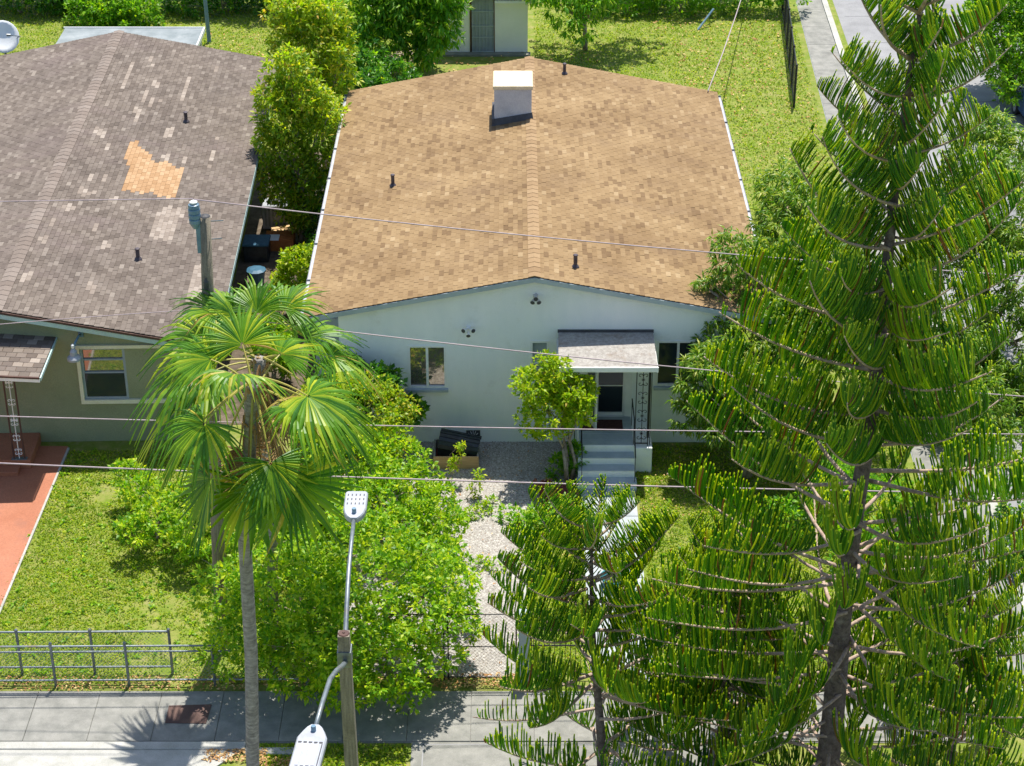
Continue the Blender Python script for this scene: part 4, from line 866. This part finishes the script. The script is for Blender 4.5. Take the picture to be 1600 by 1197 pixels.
def pine_branch(seed, L=3.0, cord=.8, sweep=.5, bare=.12, step=.046, fill=1.):
    rg = np.random.default_rng(seed)
    # branch axis along +x, sagging then rising
    t = np.linspace(0, 1, 9); A = np.stack([t * L, .06 * L * np.sin(t * 3 + seed), L * (-.07 * np.sin(t * math.pi) + sweep * .16 * t ** 2.2)], 1)
    mb = MB().tube([tuple(p) for p in A], list(.044 * (1 - .72 * t)), 6); wood = mb.mesh('branch', M['twig_pine'], True)
    s = np.arange(bare * L, L * .99, step); s = np.repeat(s, 2); s = s + rg.normal(0, .010, len(s)); s = np.clip(s, bare * L, L * .995)
    if fill < 1: s = s[rg.random(len(s)) < fill]
    gap = np.sin(s * 5.3 + seed) * np.sin(s * 3.1 + 2 * seed) + rg.normal(0, .35, len(s)); s = s[gap > -.75]
    n = len(s); q = s / L; qq = np.clip((q - bare) / (1 - bare), 0, 1)
    P = np.stack([np.interp(q, t, A[:, i]) for i in range(3)], 1)
    side = np.where(np.arange(n) % 2 == 0, 1., -1.) * (.45 + .95 * rg.random(n)); P[:, 2] += 0
    ln = cord * (.70 + .36 * np.sin(qq ** .8 * math.pi * .9 + .2)) * (.86 + .26 * rg.random(n))
    ln = ln * np.interp(q, [0, .86, 1.], [1, 1, .34])
    tt = np.array([0, .2, .42, .68, .955, 1.]); k = 6; paths = np.zeros((n, k, 3))
    fw = .05 + .30 * q ** 2.5 + rg.normal(0, .05, n); ln = ln * (1 + .16 * np.sin(s * 6.1 + seed * 2) + .10 * np.sin(s * 13.7 + seed)); lag = rg.random(n) < .05; ln = np.where(lag, ln * .55, ln)
    for i, u in enumerate(tt):
        out = side * ln * (.46 * u - .20 * u * u); up = ln * (.30 * u + .95 * u * u - .36 * u ** 3); fx = ln * fw * (u * (1.2 - .5 * u))
        paths[:, i] = P + np.stack([fx, out, up], 1)
    V, F, mi = tri_tube_batch(paths, np.array([.010, .0165, .0175, .0175, .0175, .014]), 1)
    cords = npmesh('branchlets', V, F, [M['needle'], M['needle_tip']], mi, True)
    return wood, cords
VAR = [pine_branch(s, 3.0, .84, .35 + .25 * (s % 3)) for s in range(5)]
VARL = [pine_branch(20 + s, 3.4, .78, .25 + .2 * s, bare=.36, step=.046) for s in range(3)]   # older limbs, bare near the trunk
VART = [pine_branch(40 + s, 1.6, .58, .8, bare=.10, step=.045) for s in range(2)]
VARX = [pine_branch(60 + s, 3.0, .6, .3, bare=.26, step=.085, fill=.75) for s in range(2)]       # thin ones
VARS = [pine_branch(80 + s, 2.4, .66, .5, bare=.16, step=.046) for s in range(3)]
def pine(label, base, path, whorls, rtrunk, group):
    root = thing('pine_tree', label, 'tree', base, 0, group)
    pts = [Vector(p) - Vector(base) for p in path]; H_ = pts[-1].z
    rad = [rtrunk * (1 - .93 * (p.z / H_) ** .9) + .012 for p in pts]
    mb = MB().tube(pts, rad, 14)
    for p, r in zip(pts[1:-1], rad[1:-1]): pass
    tr = mb.obj('trunk', M['bark_pine'], root, True)
    def at(z):
        for a_, b_ in zip(pts[:-1], pts[1:]):
            if a_.z <= z <= b_.z: return a_.lerp(b_, (z - a_.z) / (b_.z - a_.z))
        return pts[-1]
    az = random.random() * 6
    for (z, L, el, nb, kind) in whorls:
        az += 2.399 * .41
        for k in range(nb):
            a_ = az + k * 2 * math.pi / nb + random.uniform(-.2, .2)
            var = {0: VAR, 1: VARL, 2: VART, 3: VARX, 4: VARS}[kind]; wd, cd_ = random.choice(var); L0 = (3.0, 3.4, 1.6, 3.0, 2.4)[kind]
            s = L / L0 * random.uniform(.82, 1.12); zz = max(.5, z + random.uniform(-.26, .26)); e = el + random.uniform(-7, 7)
            o = link('branch', wd, root); o.location = at(zz)
            o.rotation_euler = (random.uniform(-.10, .10), -R(e), a_); o.scale = (s, max(.72, min(1.05, s)), max(.72, min(1.05, s)))
            c = link('branchlets', cd_, o); c['kind'] = 'stuff'
    return root
gp = 'pines in front of the white house'
yP = -16.5
b0 = aty(1300, 1110, yP); b1 = aty(1420, 150, yP); dd = (b1 - b0) / (b1.z - b0.z); bb = b0 - dd * b0.z
tr_pts = [bb + dd * z + Vector((.05 * math.sin(z * .7), 0, 0)) for z in np.linspace(0, 19.6, 15)]
wh = []
z = 1.6
while z < 19.2:
    f = (19.6 - z) / 19.6
    L = min(3.75, .55 + 3.5 * (f / .62) ** .62) * (.92 if 9 < z < 16.5 else 1.08)
    el = 38 - 42 * f ** 1.25; kind = 2 if z > 17.2 else (1 if z < 9.0 else 0)
    wh.append((z, L, el, 5 if z > 17 else (6 if z > 9 else 7), kind)); z += .86 if z > 7 else .70
pine('tallest pine, with long tiered branches and a full crown at the right', bb, tr_pts, wh, .27, gp)
yS = -15.5; s0 = aty(938, 1190, yS); s1 = aty(922, 830, yS); dd = (s1 - s0) / (s1.z - s0.z); sb = s0 - dd * s0.z; Hs = 7.35
ws = []; z = .9
while z < Hs - .2:
    f = (Hs - z) / Hs; ws.append((z, 1.05 + 1.95 * min(1, f * 1.9) ** .8, 36 - 34 * min(1, f * 1.3), 5 if z > 4.2 else 4, (4 if z > 3.2 or int(z * 10) % 2 else 3))); z += .68 if z < 4.2 else .47
pine('short slim pine with open branches in front of the garden path', sb, [sb + dd * z_ + Vector((.04 * math.sin(z_), 0, 0)) for z_ in np.linspace(0, Hs, 9)], ws, .12, gp)
ys3 = -14.2; q0 = aty(1135, 1000, ys3); q0.z = 0; Hq = 6.0
ws = []; z = .8
while z < Hq - .3:
    f = (Hq - z) / Hq; ws.append((z, .6 + 2.3 * min(1, f * 1.6) ** .8, 32 - 30 * f, 6, 4)); z += .58
pine('mid sized bushy pine tucked between the slim and the tallest pine', q0, [q0 + Vector((.03 * math.sin(z_), 0, z_)) for z_ in np.linspace(0, Hq, 8)], ws, .11, gp)
q1 = Vector((9.9, -14.2, 0)); ws = []; z = .8
while z < 5.2:
    f = (5.6 - z) / 5.6; ws.append((z, .6 + 2.3 * min(1, f * 1.6) ** .8, 32 - 30 * f, 6, 4)); z += .60
pine('low bushy pine at the bottom right corner', q1, [q1 + Vector((.03 * math.sin(z_), 0, z_)) for z_ in np.linspace(0, 5.6, 8)], ws, .11, gp)

# ------------------------------------------------------------------ fan palm
yA = -16.5; k0 = aty(395, 1197, yA); k1 = aty(382, 840, yA); kc = aty(396, 598, yA)
dd = (k1 - k0) / (k1.z - k0.z); kb = k0 - dd * k0.z
def frond(root, KC, az, el, Lp, Rb, droop, fdead=False, nseg=36, arch=.25):
    az, el = R(az), R(el); d0 = Vector((math.cos(az) * math.cos(el), math.sin(az) * math.cos(el), math.sin(el)))
    st_ = KC + Vector((d0.x * .12, d0.y * .12, random.uniform(-.25, .15)))
    pts = [st_ + d0 * (Lp * t) - Vector((0, 0, arch * Lp * t * t)) for t in np.linspace(0, 1, 6)]
    f = MB().tube(pts, [.03, .026, .022, .018, .015, .012], 5, mi=1)
    hub = pts[-1]; d = (pts[-1] - pts[-2]).normalized(); up = Vector((0, 0, 1)) if abs(d.z) < .95 else Vector((-math.cos(az), -math.sin(az), 0))
    s = d.cross(up).normalized(); n = s.cross(d).normalized()
    roll = random.uniform(-.35, .35); s, n = s * math.cos(roll) + n * math.sin(roll), n * math.cos(roll) - s * math.sin(roll)
    span = R(random.uniform(108, 130)); cup = random.uniform(.12, .34)
    for k in range(nseg):
        q = (k + .5) / nseg * 2 - 1; th = q * span; dth = span / nseg
        Rk = Rb * (1 - .24 * abs(q) ** 1.6) * random.uniform(.90, 1.08); dr = droop * random.uniform(.75, 1.35); bend = random.gauss(0, .06)
        rows = []
        for (rr, wf) in ((.04, 1), (.28, 1), (.56, 1.0), (.70, .66), (.86, .36), (1.0, .03)):
            r = rr * Rk; c = []
            for m in (-1, 0, 1):
                a_ = th + bend * max(0, rr - .5) * 2 + m * dth * wf * (1 if rr < .57 else .56 / rr)
                p = hub + (d * math.cos(a_) + s * math.sin(a_)) * r
                p += n * ((.013 if m == 0 else -.013) * (rr * 2 if rr < .5 else .8) + r * cup * (abs(math.sin(a_)) ** 1.5) - .05 * r)
                p -= Vector((0, 0, 1)) * (dr * Rk * max(0, rr - .30) ** 1.7)
                c.append(p)
            rows.append(c)
        v = [p for c in rows for p in c]; fc = []
        for i in range(5): fc += [(i * 3, i * 3 + 1, i * 3 + 4, i * 3 + 3), (i * 3 + 1, i * 3 + 2, i * 3 + 5, i * 3 + 4)]
        f.add(v, fc, 0)
    o = f.obj('frond', [M['palm_dead' if fdead else 'palm'], M['palm_dead' if fdead else 'petiole']], root)
    if fdead: tag(o, 'dead brown frond')
def palm(label, base, kp, r, FR, dead, group):
    root = thing('palm_tree', label, 'palm', base, 0, group); mb = MB(); fine = []
    for a_, b_ in zip(kp[:-1], kp[1:]):
        for s in np.linspace(0, 1, 12, endpoint=False): fine.append(a_.lerp(b_, s))
    fine.append(kp[-1]); hh = kp[-1].z
    mb.tube(fine, [(r - .02 * (p.z / hh)) * (1 + (.035 if i % 2 else 0)) + (.06 if p.z > hh * .9 else 0) * (p.z / hh - .9) * 8 for i, p in enumerate(fine)], 16)
    mb.obj('trunk', M['bark_palm'], root, True); KC = kp[-1]
    for fr in FR: frond(root, KC, *fr)
    for (az_, el_, l_, r_) in dead: frond(root, KC, az_, el_, l_, r_, .1, True, nseg=26, arch=.05)
    mb = MB()
    for k in range(40):
        a_ = random.random() * 6.28; zz = random.uniform(-1.5, .1); o_ = KC + Vector((math.cos(a_) * r, math.sin(a_) * r, zz)); mb.tube([o_, o_ + Vector((math.cos(a_) * .12, math.sin(a_) * .12, .16)), o_ + Vector((math.cos(a_) * .16, math.sin(a_) * .16, .05 - random.random() * .3))], [.03, .025, .008], 4)
    mb.obj('boot_fibres', M['palm_dead'], root)['kind'] = 'stuff'; return root
G0 = 'fan palms in front of the olive house'
kp = [Vector((0, 0, 0)), (k0 - kb), (k0.lerp(k1, .5) - kb) + Vector((.05, 0, 0)), k1 - kb, k1.lerp(kc, .5) - kb, kc - kb]
FR1 = [(165, 42, 1.0, 1.15, .6), (115, 62, 1.05, 1.1, .35), (250, 58, .95, 1.1, 1.0), (-27, 8, 1.1, 1.35, .8), (318, 12, 1.1, 1.2, .9), (-10, -8, 1.3, 1.2, .8),
       (216, -52, 1.6, 1.5, .10), (262, -64, 1.55, 1.5, .06), (312, -50, 1.6, 1.5, .10), (290, -38, 1.2, 1.2, .3), (226, -8, 1.1, 1.1, .8), (60, 40, 1.0, 1.0, .6), (190, -30, 1.3, 1.0, .6)]
palm('front fan palm with the tall bare grey trunk', kb, kp, .142, FR1, [(20, -72, 1.3, .9), (150, -76, 1.5, .9), (285, -82, 1.7, .9), (240, -78, 1.6, .8), (330, -74, 2.0, .9), (200, -76, 1.9, .8)], G0)
k2 = aty(404, 560, -10.7); k2b = Vector((k2.x - .15, -10.6, 0))
FR2 = [(204, -2, 1.15, 1.95, 1.0), (188, 12, 1.25, 1.8, 1.15), (170, 30, 1.35, 1.45, .8), (214, 20, 1.0, 1.4, 1.0), (22, 38, 1.3, 1.35, .8), (4, 14, 1.5, 1.3, 1.1), (95, 72, 1.6, 1.15, .6), (52, 60, 1.7, 1.25, .8), (138, 64, 1.6, 1.2, .7), (340, -15, 1.2, 1.1, .9), (160, 58, 1.7, 1.3, .8)]
palm('rear fan palm whose crown shows behind the front palm', k2b, [Vector((0, 0, 0)), (k2 - k2b) * .5 + Vector((.1, 0, 0)), k2 - k2b], .13, FR2, [(0, -70, 1.2, .9), (20, -80, 1.3, .8), (300, -76, 1.4, .8), (200, -80, 1.3, .8)], G0)

# ------------------------------------------------------------------ shrubs and trees
G1 = 'overgrown shrubs along the gravel'
plant('shrub', 'largest lime green shrub, spilling over the front pavement beside the palm', 'shrub', (-3.8, -10.3, 0),
      [L_(600, 930, -11.2, 1.7, 1.5), L_(520, 985, -11.8, 1.45, 1.2), L_(668, 960, -11.4, .95), L_(600, 1030, -12.5, 1.1), L_(690, 910, -10.4, .8), L_(455, 930, -11.2, 1.45, 1.2), L_(400, 965, -11.5, 1.1, 1.0), L_(560, 865, -10, 1.5, 1.2), L_(470, 1030, -12.2, 1.0), L_(352, 920, -10.9, .75), L_(635, 1075, -12.7, .5), L_(370, 1010, -11.6, .8), L_(540, 1060, -12.6, .8), L_(690, 1010, -11.8, .6), L_(712, 955, -10.2, .45), L_(720, 905, -9.0, .4), L_(735, 985, -10.8, .3)],
      'leaf_bush', 4100, 8, .135, .5, .09, G1, 4, shell=.72)
plant('shrub', 'loose lime shrub in the middle of the gravel, behind the upper lamp head', 'shrub', (-4.4, -5.2, 0),
      [L_(480, 800, -5.5, 1.45, 1.1), L_(600, 790, -5.5, 1.35, 1.0), L_(655, 825, -6, .95, .8), L_(540, 730, -4, 1.35, 1.0), L_(425, 850, -7, 1.2), L_(615, 715, -3.6, .8), L_(690, 870, -7.2, .6, .4), L_(650, 760, -4.6, .7), L_(695, 820, -6.2, .6, .45), L_(690, 780, -4.8, .5, .4)],
      'leaf_bush', 3300, 8, .125, .5, .08, G1, 4)
plant('shrub', 'yellowing shrub at the left corner of the white wall', 'shrub', (-4.6, -2.2, 0),
      [L_(560, 640, -2.2, 1.15, 1.0), L_(500, 650, -2.2, 1.0, .9), L_(608, 640, -1.6, .75), L_(520, 690, -3, .9), L_(600, 690, -2.6, .7)], 'leaf_yel', 1700, 8, .125, .5, .06, G1, 3)
plant('shrub', 'dark rounded shrub against the white wall beside the left window', 'shrub', (-3.9, -.8, 0), [L_(590, 600, -.75, .62), L_(545, 592, -.7, .62), L_(635, 640, -.7, .42)], 'leaf_dark', 520, 7, .17, .75, .05, G1, 3)
plant('shrub', 'low spreading shrub on the lawn left of the palm', 'shrub', (-9.5, -5.0, 0), [L_(262, 800, -5.3, .85, .5), L_(220, 768, -4.4, .6, .4), L_(312, 830, -6.2, .9, .6), L_(210, 830, -6.0, .5, .3), L_(330, 770, -5, .8, .6), L_(200, 742, -3.6, .45, .3)], 'leaf_bush', 1100, 8, .13, .5, .04, G1, 4)
for (u, v, y, rr, lab) in ((742, 762, -3.0, .30, 'slim leafy shoot leaning over the sunlit gravel'), (714, 712, -2.2, .28, 'slim leafy shoot in front of the timber box')):
    b_ = aty(u, v, y); plant('leafy_shoot', lab, 'plant', (b_.x - .2, y - .25, 0), [(b_.x, y, b_.z, .14, rr), (b_.x + .10, y, b_.z + .35, .11, rr * .7), (b_.x - .12, y - .1, b_.z - .3, .10, .25)], 'leaf_lime', 42, 6, .11, .5, .015, 'shoots by the timber box', 1)
for (a_, b_, lab) in (((600, 870), (800, 885), 'upper trailing creeper lying across the gravel path'), ((660, 835), (770, 790), 'creeper running from the shrub to the red mulch')):
    A_, B_ = atz(*a_), atz(*b_); lob = [(*(A_.lerp(B_, t) + Vector((0, .15 * math.sin(t * 6), .12))), .22, .12) for t in np.linspace(0, 1, 9)]
    plant('creeper', lab, 'plant', (A_.x, A_.y, 0), lob, 'leaf_bush', 150, 6, .11, .5, .015, 'creepers on the gravel', 1)
plant('low_shrub', 'low green shrub in front of the red mulch', 'shrub', tuple(atz(850, 830)), [(*(atz(830, 826) + Vector((0, 0, .2))), .5, .35), (*(atz(880, 818) + Vector((0, 0, .25))), .6, .4), (*(atz(800, 812) + Vector((0, 0, .15))), .35, .25)], 'leaf_tree', 300, 7, .13, .5, .03, None, 2)
plant('red_shrub', 'small red leaved shrub in the mulch bed', 'shrub', tuple(atz(850, 782)), [(*(atz(852, 775) + Vector((0, 0, .15))), .4, .25)], 'leaf_red', 60, 6, .11, .5, .02, None, 1)
tb_ = atz(885, 752)
plant('entry_tree', 'small lime tree with tangled bare stems beside the front steps', 'tree', tuple(tb_),
      [L_(860, 640, -1.9, .82, .75), L_(895, 615, -1.8, .65), L_(835, 605, -1.8, .6), L_(870, 585, -1.7, .5), L_(905, 645, -2.0, .45), L_(855, 565, -1.7, .28)], 'leaf_lime', 1000, 8, .125, .55, .055, None, 5, shell=.5)
plant('entry_shrub', 'leafy regrowth round the foot of the small tree by the steps', 'shrub', (tb_.x + .15, tb_.y - .1, 0), [(*(atz(895, 740) + Vector((0, 0, .45))), .38, .5), (*(atz(870, 745) + Vector((0, 0, .3))), .3, .3)], 'leaf_tree', 130, 7, .13, .5, .02, None, 2)
# alley trees
def column(label, x, y, h, r, mat, ncl, leaf, group):
    lob = [(x + random.uniform(-.3, .3), y + random.uniform(-.3, .3), z, r * random.uniform(.75, 1.05) * (1 - .35 * (z / h) ** 2), .9) for z in np.arange(1.2, h - .4, .62)]
    return plant('tall_shrub', label, 'tree', (x, y, 0), lob, mat, ncl, 8, leaf, .5, .09, group, 3)
G2 = 'tall trees in the alley between the houses'
def alley(label, base, px, mat, n, leaf): return plant('tall_tree', label, 'tree', base, [L_(*q) for q in px], mat, n, 8, leaf, .42, .09, G2, 3, droop=.35, shell=.4)
alley('tall yellow-green tree in the alley, nearest the air conditioner', (-7.4, 13.6, 0), [(440, 190, 14, .85), (450, 240, 14, .8), (440, 290, 14, .75), (478, 280, 14, .8), (465, 330, 13.6, .7), (430, 150, 14.3, .7), (470, 150, 14.4, .9), (492, 215, 14.2, .8), (420, 215, 14, .5), (455, 110, 14.6, .8), (500, 260, 13.8, .75), (485, 330, 13.4, .6), (415, 260, 13.9, .6), (505, 170, 14.4, .7)], 'leaf_yel', 2000, .19)
alley('tall yellow-green tree at the back end of the alley', (-6.9, 19.2, 0), [(470, 30, 18.5, 1.0), (500, 70, 18.5, 1.1), (455, 75, 18.6, .9), (520, 120, 18.3, .9), (528, 95, 17.5, .6), (522, 185, 15.5, .55), (485, 130, 18.4, 1.0), (500, 180, 18.2, .9), (530, 60, 18.5, .6), (525, 160, 18.2, .6), (450, 20, 18.6, .8), (510, 20, 18.8, .9)], 'leaf_yel', 1700, .20)
column('short leafy tree in the alley behind the palm top', -7.0, 7.6, 2.3, .8, 'leaf_lime', 600, .14, G2)
column('low shrub at the front end of the alley behind the palm', -7.2, 3.6, 1.9, .9, 'leaf_bush', 600, .14, G2)
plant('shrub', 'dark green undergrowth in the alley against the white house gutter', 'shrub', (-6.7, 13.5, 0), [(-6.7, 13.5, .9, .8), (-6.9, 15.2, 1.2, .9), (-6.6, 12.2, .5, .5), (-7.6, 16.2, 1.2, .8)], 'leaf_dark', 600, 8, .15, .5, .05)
# mango trees on the right
G3 = 'mango trees on the right'
def mango(label, base, lob, n, mat='leaf_mango'): return plant('mango_tree', label, 'tree', base, lob, mat, n, 11, .24, .22, .16, G3, 1, droop=.75, spread=1.0, up=.2, rad=.4, curl=.3, shell=.5)
mango('mango tree overhanging the right edge of the tan roof', (8.6, .8, 0), [L_(1200, 430, 1.5, 1.3), L_(1150, 400, 1.0, .85), L_(1260, 350, 3.0, 1.5), L_(1300, 430, 1.5, 1.5), L_(1230, 300, 4.0, .9), L_(1185, 530, .2, 1.2), L_(1130, 540, -.4, .85), L_(1260, 520, 0, 1.4), L_(1110, 455, .6, .5), L_(1340, 520, 0, 1.4)], 2300)
mango('low mango tree beside the right window of the white house', (6.6, -1.9, 0), [L_(1100, 590, -1.6, .75), L_(1085, 645, -1.9, .65), L_(1140, 640, -1.8, 1.0), L_(1120, 560, -1.2, .6), L_(1190, 620, -1.5, 1.0), L_(1230, 680, -2.2, 1.1)], 1100)
mango('mango tree at the right edge beyond the side pavement', (14.6, 4.5, 0), [L_(1560, 330, 6, 1.7), L_(1540, 250, 7.5, 1.3), L_(1600, 420, 4.5, 1.8), L_(1500, 400, 5, 1.4), L_(1590, 540, 3, 1.7), L_(1540, 620, 2, 1.4), L_(1610, 680, 1, 1.4), L_(1550, 205, 8, .8), L_(1480, 520, 3, 1.3), L_(1500, 640, .5, 1.4), L_(1560, 720, -.5, 1.4), L_(1610, 790, -1.5, 1.4), L_(1500, 330, 7, 1.2), L_(1460, 600, 1.5, 1.0)], 4200)
plant('shrub', 'dark hedge shrub right of the side pavement behind the pines', 'shrub', (13.6, -4.5, 0), [(13.7, -4.6, .7, .9, .7), (14.6, -5.2, .9, 1.1), (13.3, -6.3, .5, .7), (14.2, -7, .7, .9)], 'leaf_dark', 700, 8, .14, .5, .05)
plant('shrub', 'shrub hidden on the right lawn behind the tallest pine', 'shrub', (9.2, -4.5, 0), [(8.6, -4.2, .9, 1.1, .9), (9.8, -4.8, .8, 1.0), (9.2, -6.6, .6, .9), (7.2, -5.0, .5, .6)], 'leaf_tree', 900, 8, .15, .5, .06)
plant('street_tree', 'light green tree over the side road at the top right corner', 'tree', (20.2, 27.5, 0), [L_(1575, 60, 28, 1.7), L_(1620, 100, 27, 2.0), L_(1560, 10, 29, 1.4), L_(1610, -20, 29, 2.2), L_(1600, 130, 26, 1.2), L_(1530, 20, 29, .8)], 'leaf_hedge', 3600, 8, .17, .5, .16, None, 1, shell=.45)
# back garden
G4 = 'trees and hedges along the back'
plant('broadleaf_tree', 'large leaved tree with hanging branches left of the garden shed', 'tree', (-3.6, 31.5, 0), [L_(590, 60, 30, 1.2), L_(575, 20, 30.5, 1.3), L_(640, 10, 30.5, 1.3), L_(680, 40, 30, 1.1), L_(700, 15, 30, .7), L_(665, 80, 29.6, .7), L_(655, -20, 31, 1.5), L_(560, 95, 29.5, .8), L_(600, -30, 31, 1.6), L_(700, -20, 30, .9)], 'leaf_tree', 1500, 10, .32, .32, .14, G4, 2, droop=.9, curl=.25, shell=.5)
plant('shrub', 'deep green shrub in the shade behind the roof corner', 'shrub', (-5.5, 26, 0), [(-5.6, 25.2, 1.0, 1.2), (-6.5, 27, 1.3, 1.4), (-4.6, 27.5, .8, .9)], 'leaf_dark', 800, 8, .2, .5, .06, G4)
plant('broadleaf_tree', 'drooping leafy bough right of the garden shed', 'tree', (3.2, 33.5, 0), [L_(885, 15, 32, .95), L_(905, 40, 31.6, .7), L_(880, -25, 32.5, 1.3), L_(920, 0, 32, .8), L_(845, -12, 32.5, .8), L_(940, -30, 33, 1.4), L_(870, -60, 34, 1.8), L_(965, -70, 34, 1.5), L_(1000, -110, 35, 1.6)], 'leaf_tree', 620, 10, .30, .32, .12, G4, 1, droop=.9, curl=.25)
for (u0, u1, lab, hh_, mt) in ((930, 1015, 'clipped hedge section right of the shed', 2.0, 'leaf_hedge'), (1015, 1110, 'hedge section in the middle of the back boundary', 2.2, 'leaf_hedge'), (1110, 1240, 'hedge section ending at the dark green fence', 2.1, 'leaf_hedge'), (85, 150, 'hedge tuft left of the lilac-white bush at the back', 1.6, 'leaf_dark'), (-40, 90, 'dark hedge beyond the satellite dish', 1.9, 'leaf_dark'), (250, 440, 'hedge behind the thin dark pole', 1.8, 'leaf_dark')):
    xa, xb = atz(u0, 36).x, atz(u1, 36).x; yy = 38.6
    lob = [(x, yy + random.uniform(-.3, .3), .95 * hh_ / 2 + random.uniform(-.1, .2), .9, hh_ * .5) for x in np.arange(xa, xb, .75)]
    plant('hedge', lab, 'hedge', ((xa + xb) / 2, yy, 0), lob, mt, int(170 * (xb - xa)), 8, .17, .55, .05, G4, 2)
plant('shrub', 'bright green bush beyond the ridge of the olive house', 'shrub', (-16.4, 37.2, 0), [L_(140, 18, 37, 1.0), L_(180, 10, 37.2, 1.2), L_(220, 22, 36.8, 1.0), L_(160, 30, 36.4, .7), L_(205, 34, 36.2, .6)], 'leaf_hedge', 1100, 8, .19, .5, .06, G4)
for (x, y, lab) in ((-22, 41, 'unseen tree added for shade beyond the back fence, behind the satellite dish'), (-11.5, 40.5, 'unseen tree added for shade beyond the back fence, behind the thin dark pole'), (7, 42.5, 'unseen tree added for shade beyond the hedge right of the shed')):  # trees above the frame, added to cast shade on the back garden
    plant('tall_tree', lab, 'tree', (x, y, 0), [(x + dx, y + dy, z_, r_) for dx, dy, z_, r_ in ((0, 0, 4.2, 2.2), (-2.2, -.5, 3.4, 1.7), (2.2, -.4, 3.5, 1.8), (0, -1.4, 3.0, 1.5), (-3.6, 0, 2.6, 1.3), (3.6, 0, 2.7, 1.3))], 'leaf_tree', 1500, 8, .26, .42, .16, G4, 1, droop=.4)
# dead branch heap below the big leaved tree
DB = MB(); c = atz(620, 100)
for k in range(16):
    a_ = random.uniform(0, 3.14); p = c + Vector((random.uniform(-.6, .8), random.uniform(-.5, .5), .1)); d_ = Vector((math.cos(a_), math.sin(a_) * .6, random.uniform(0, .35))); l_ = random.uniform(.6, 1.8)
    DB.tube([p, p + d_ * l_ * .5 + Vector((0, 0, random.uniform(.05, .25))), p + d_ * l_ + Vector((0, random.uniform(-.3, .3), 0))], [.05, .04, .015], 6)
tag(DB.obj('branch_heap', M['bark'], None, True), 'heap of dead grey branches under the large leaved tree', 'branches')
# parked car at the right edge
car = thing('parked_car', 'dark blue car parked on the side road at the right edge', 'car', (21.2, 24.6, 0), R(4))
prof_ = [(-2.1, .35), (-2.15, .75), (-2.0, .92), (-1.35, 1.0), (-.75, 1.42), (.65, 1.45), (1.25, 1.02), (2.0, .86), (2.15, .62), (2.12, .35)]
v = []; n = len(prof_)
for x_, ins_ in ((-.86, 0), (-.80, 1), (.80, 1), (.86, 0)):
    for yq, zq in prof_: v.append((x_ * (.86 if zq > 1.2 else 1), yq, zq + (.02 if ins_ else 0)))
f = [tuple(range(n - 1, -1, -1)), tuple(range(3 * n, 4 * n))]
for k in range(3): f += [(k * n + i, k * n + (i + 1) % n, (k + 1) * n + (i + 1) % n, (k + 1) * n + i) for i in range(n)]
MB().add(v, f).obj('body', M['carblue'], car)
MB().add([(-.70, -1.33, 1.03), (.70, -1.33, 1.03), (.64, -.80, 1.40), (-.64, -.80, 1.40)], [(0, 1, 2, 3)]).obj('rear_window', M['glassd'], car)
for sx_ in (-1, 1):
    MB().box(.01, .02, -.6, .6, 1.06, 1.36, M4=Matrix.Translation((.80 * sx_ if sx_ > 0 else -.83, 0, 0))).obj('side_window', M['glassd'], car)
    for yy in (-1.3, 1.3):
        wm = Matrix.Rotation(R(90), 4, 'Y'); wl = MB().lathe((.80 * sx_, yy, .32), [(.20, -.1), (.31, -.1), (.32, -.06), (.32, .06), (.31, .1), (.20, .1)], 16, M4=wm).obj('wheel', M['rubber'], car); MB().lathe((.80 * sx_, yy, .32), [(.19, -.105), (.19, .105)], 12, M4=wm).obj('rim', M['alu'], wl)
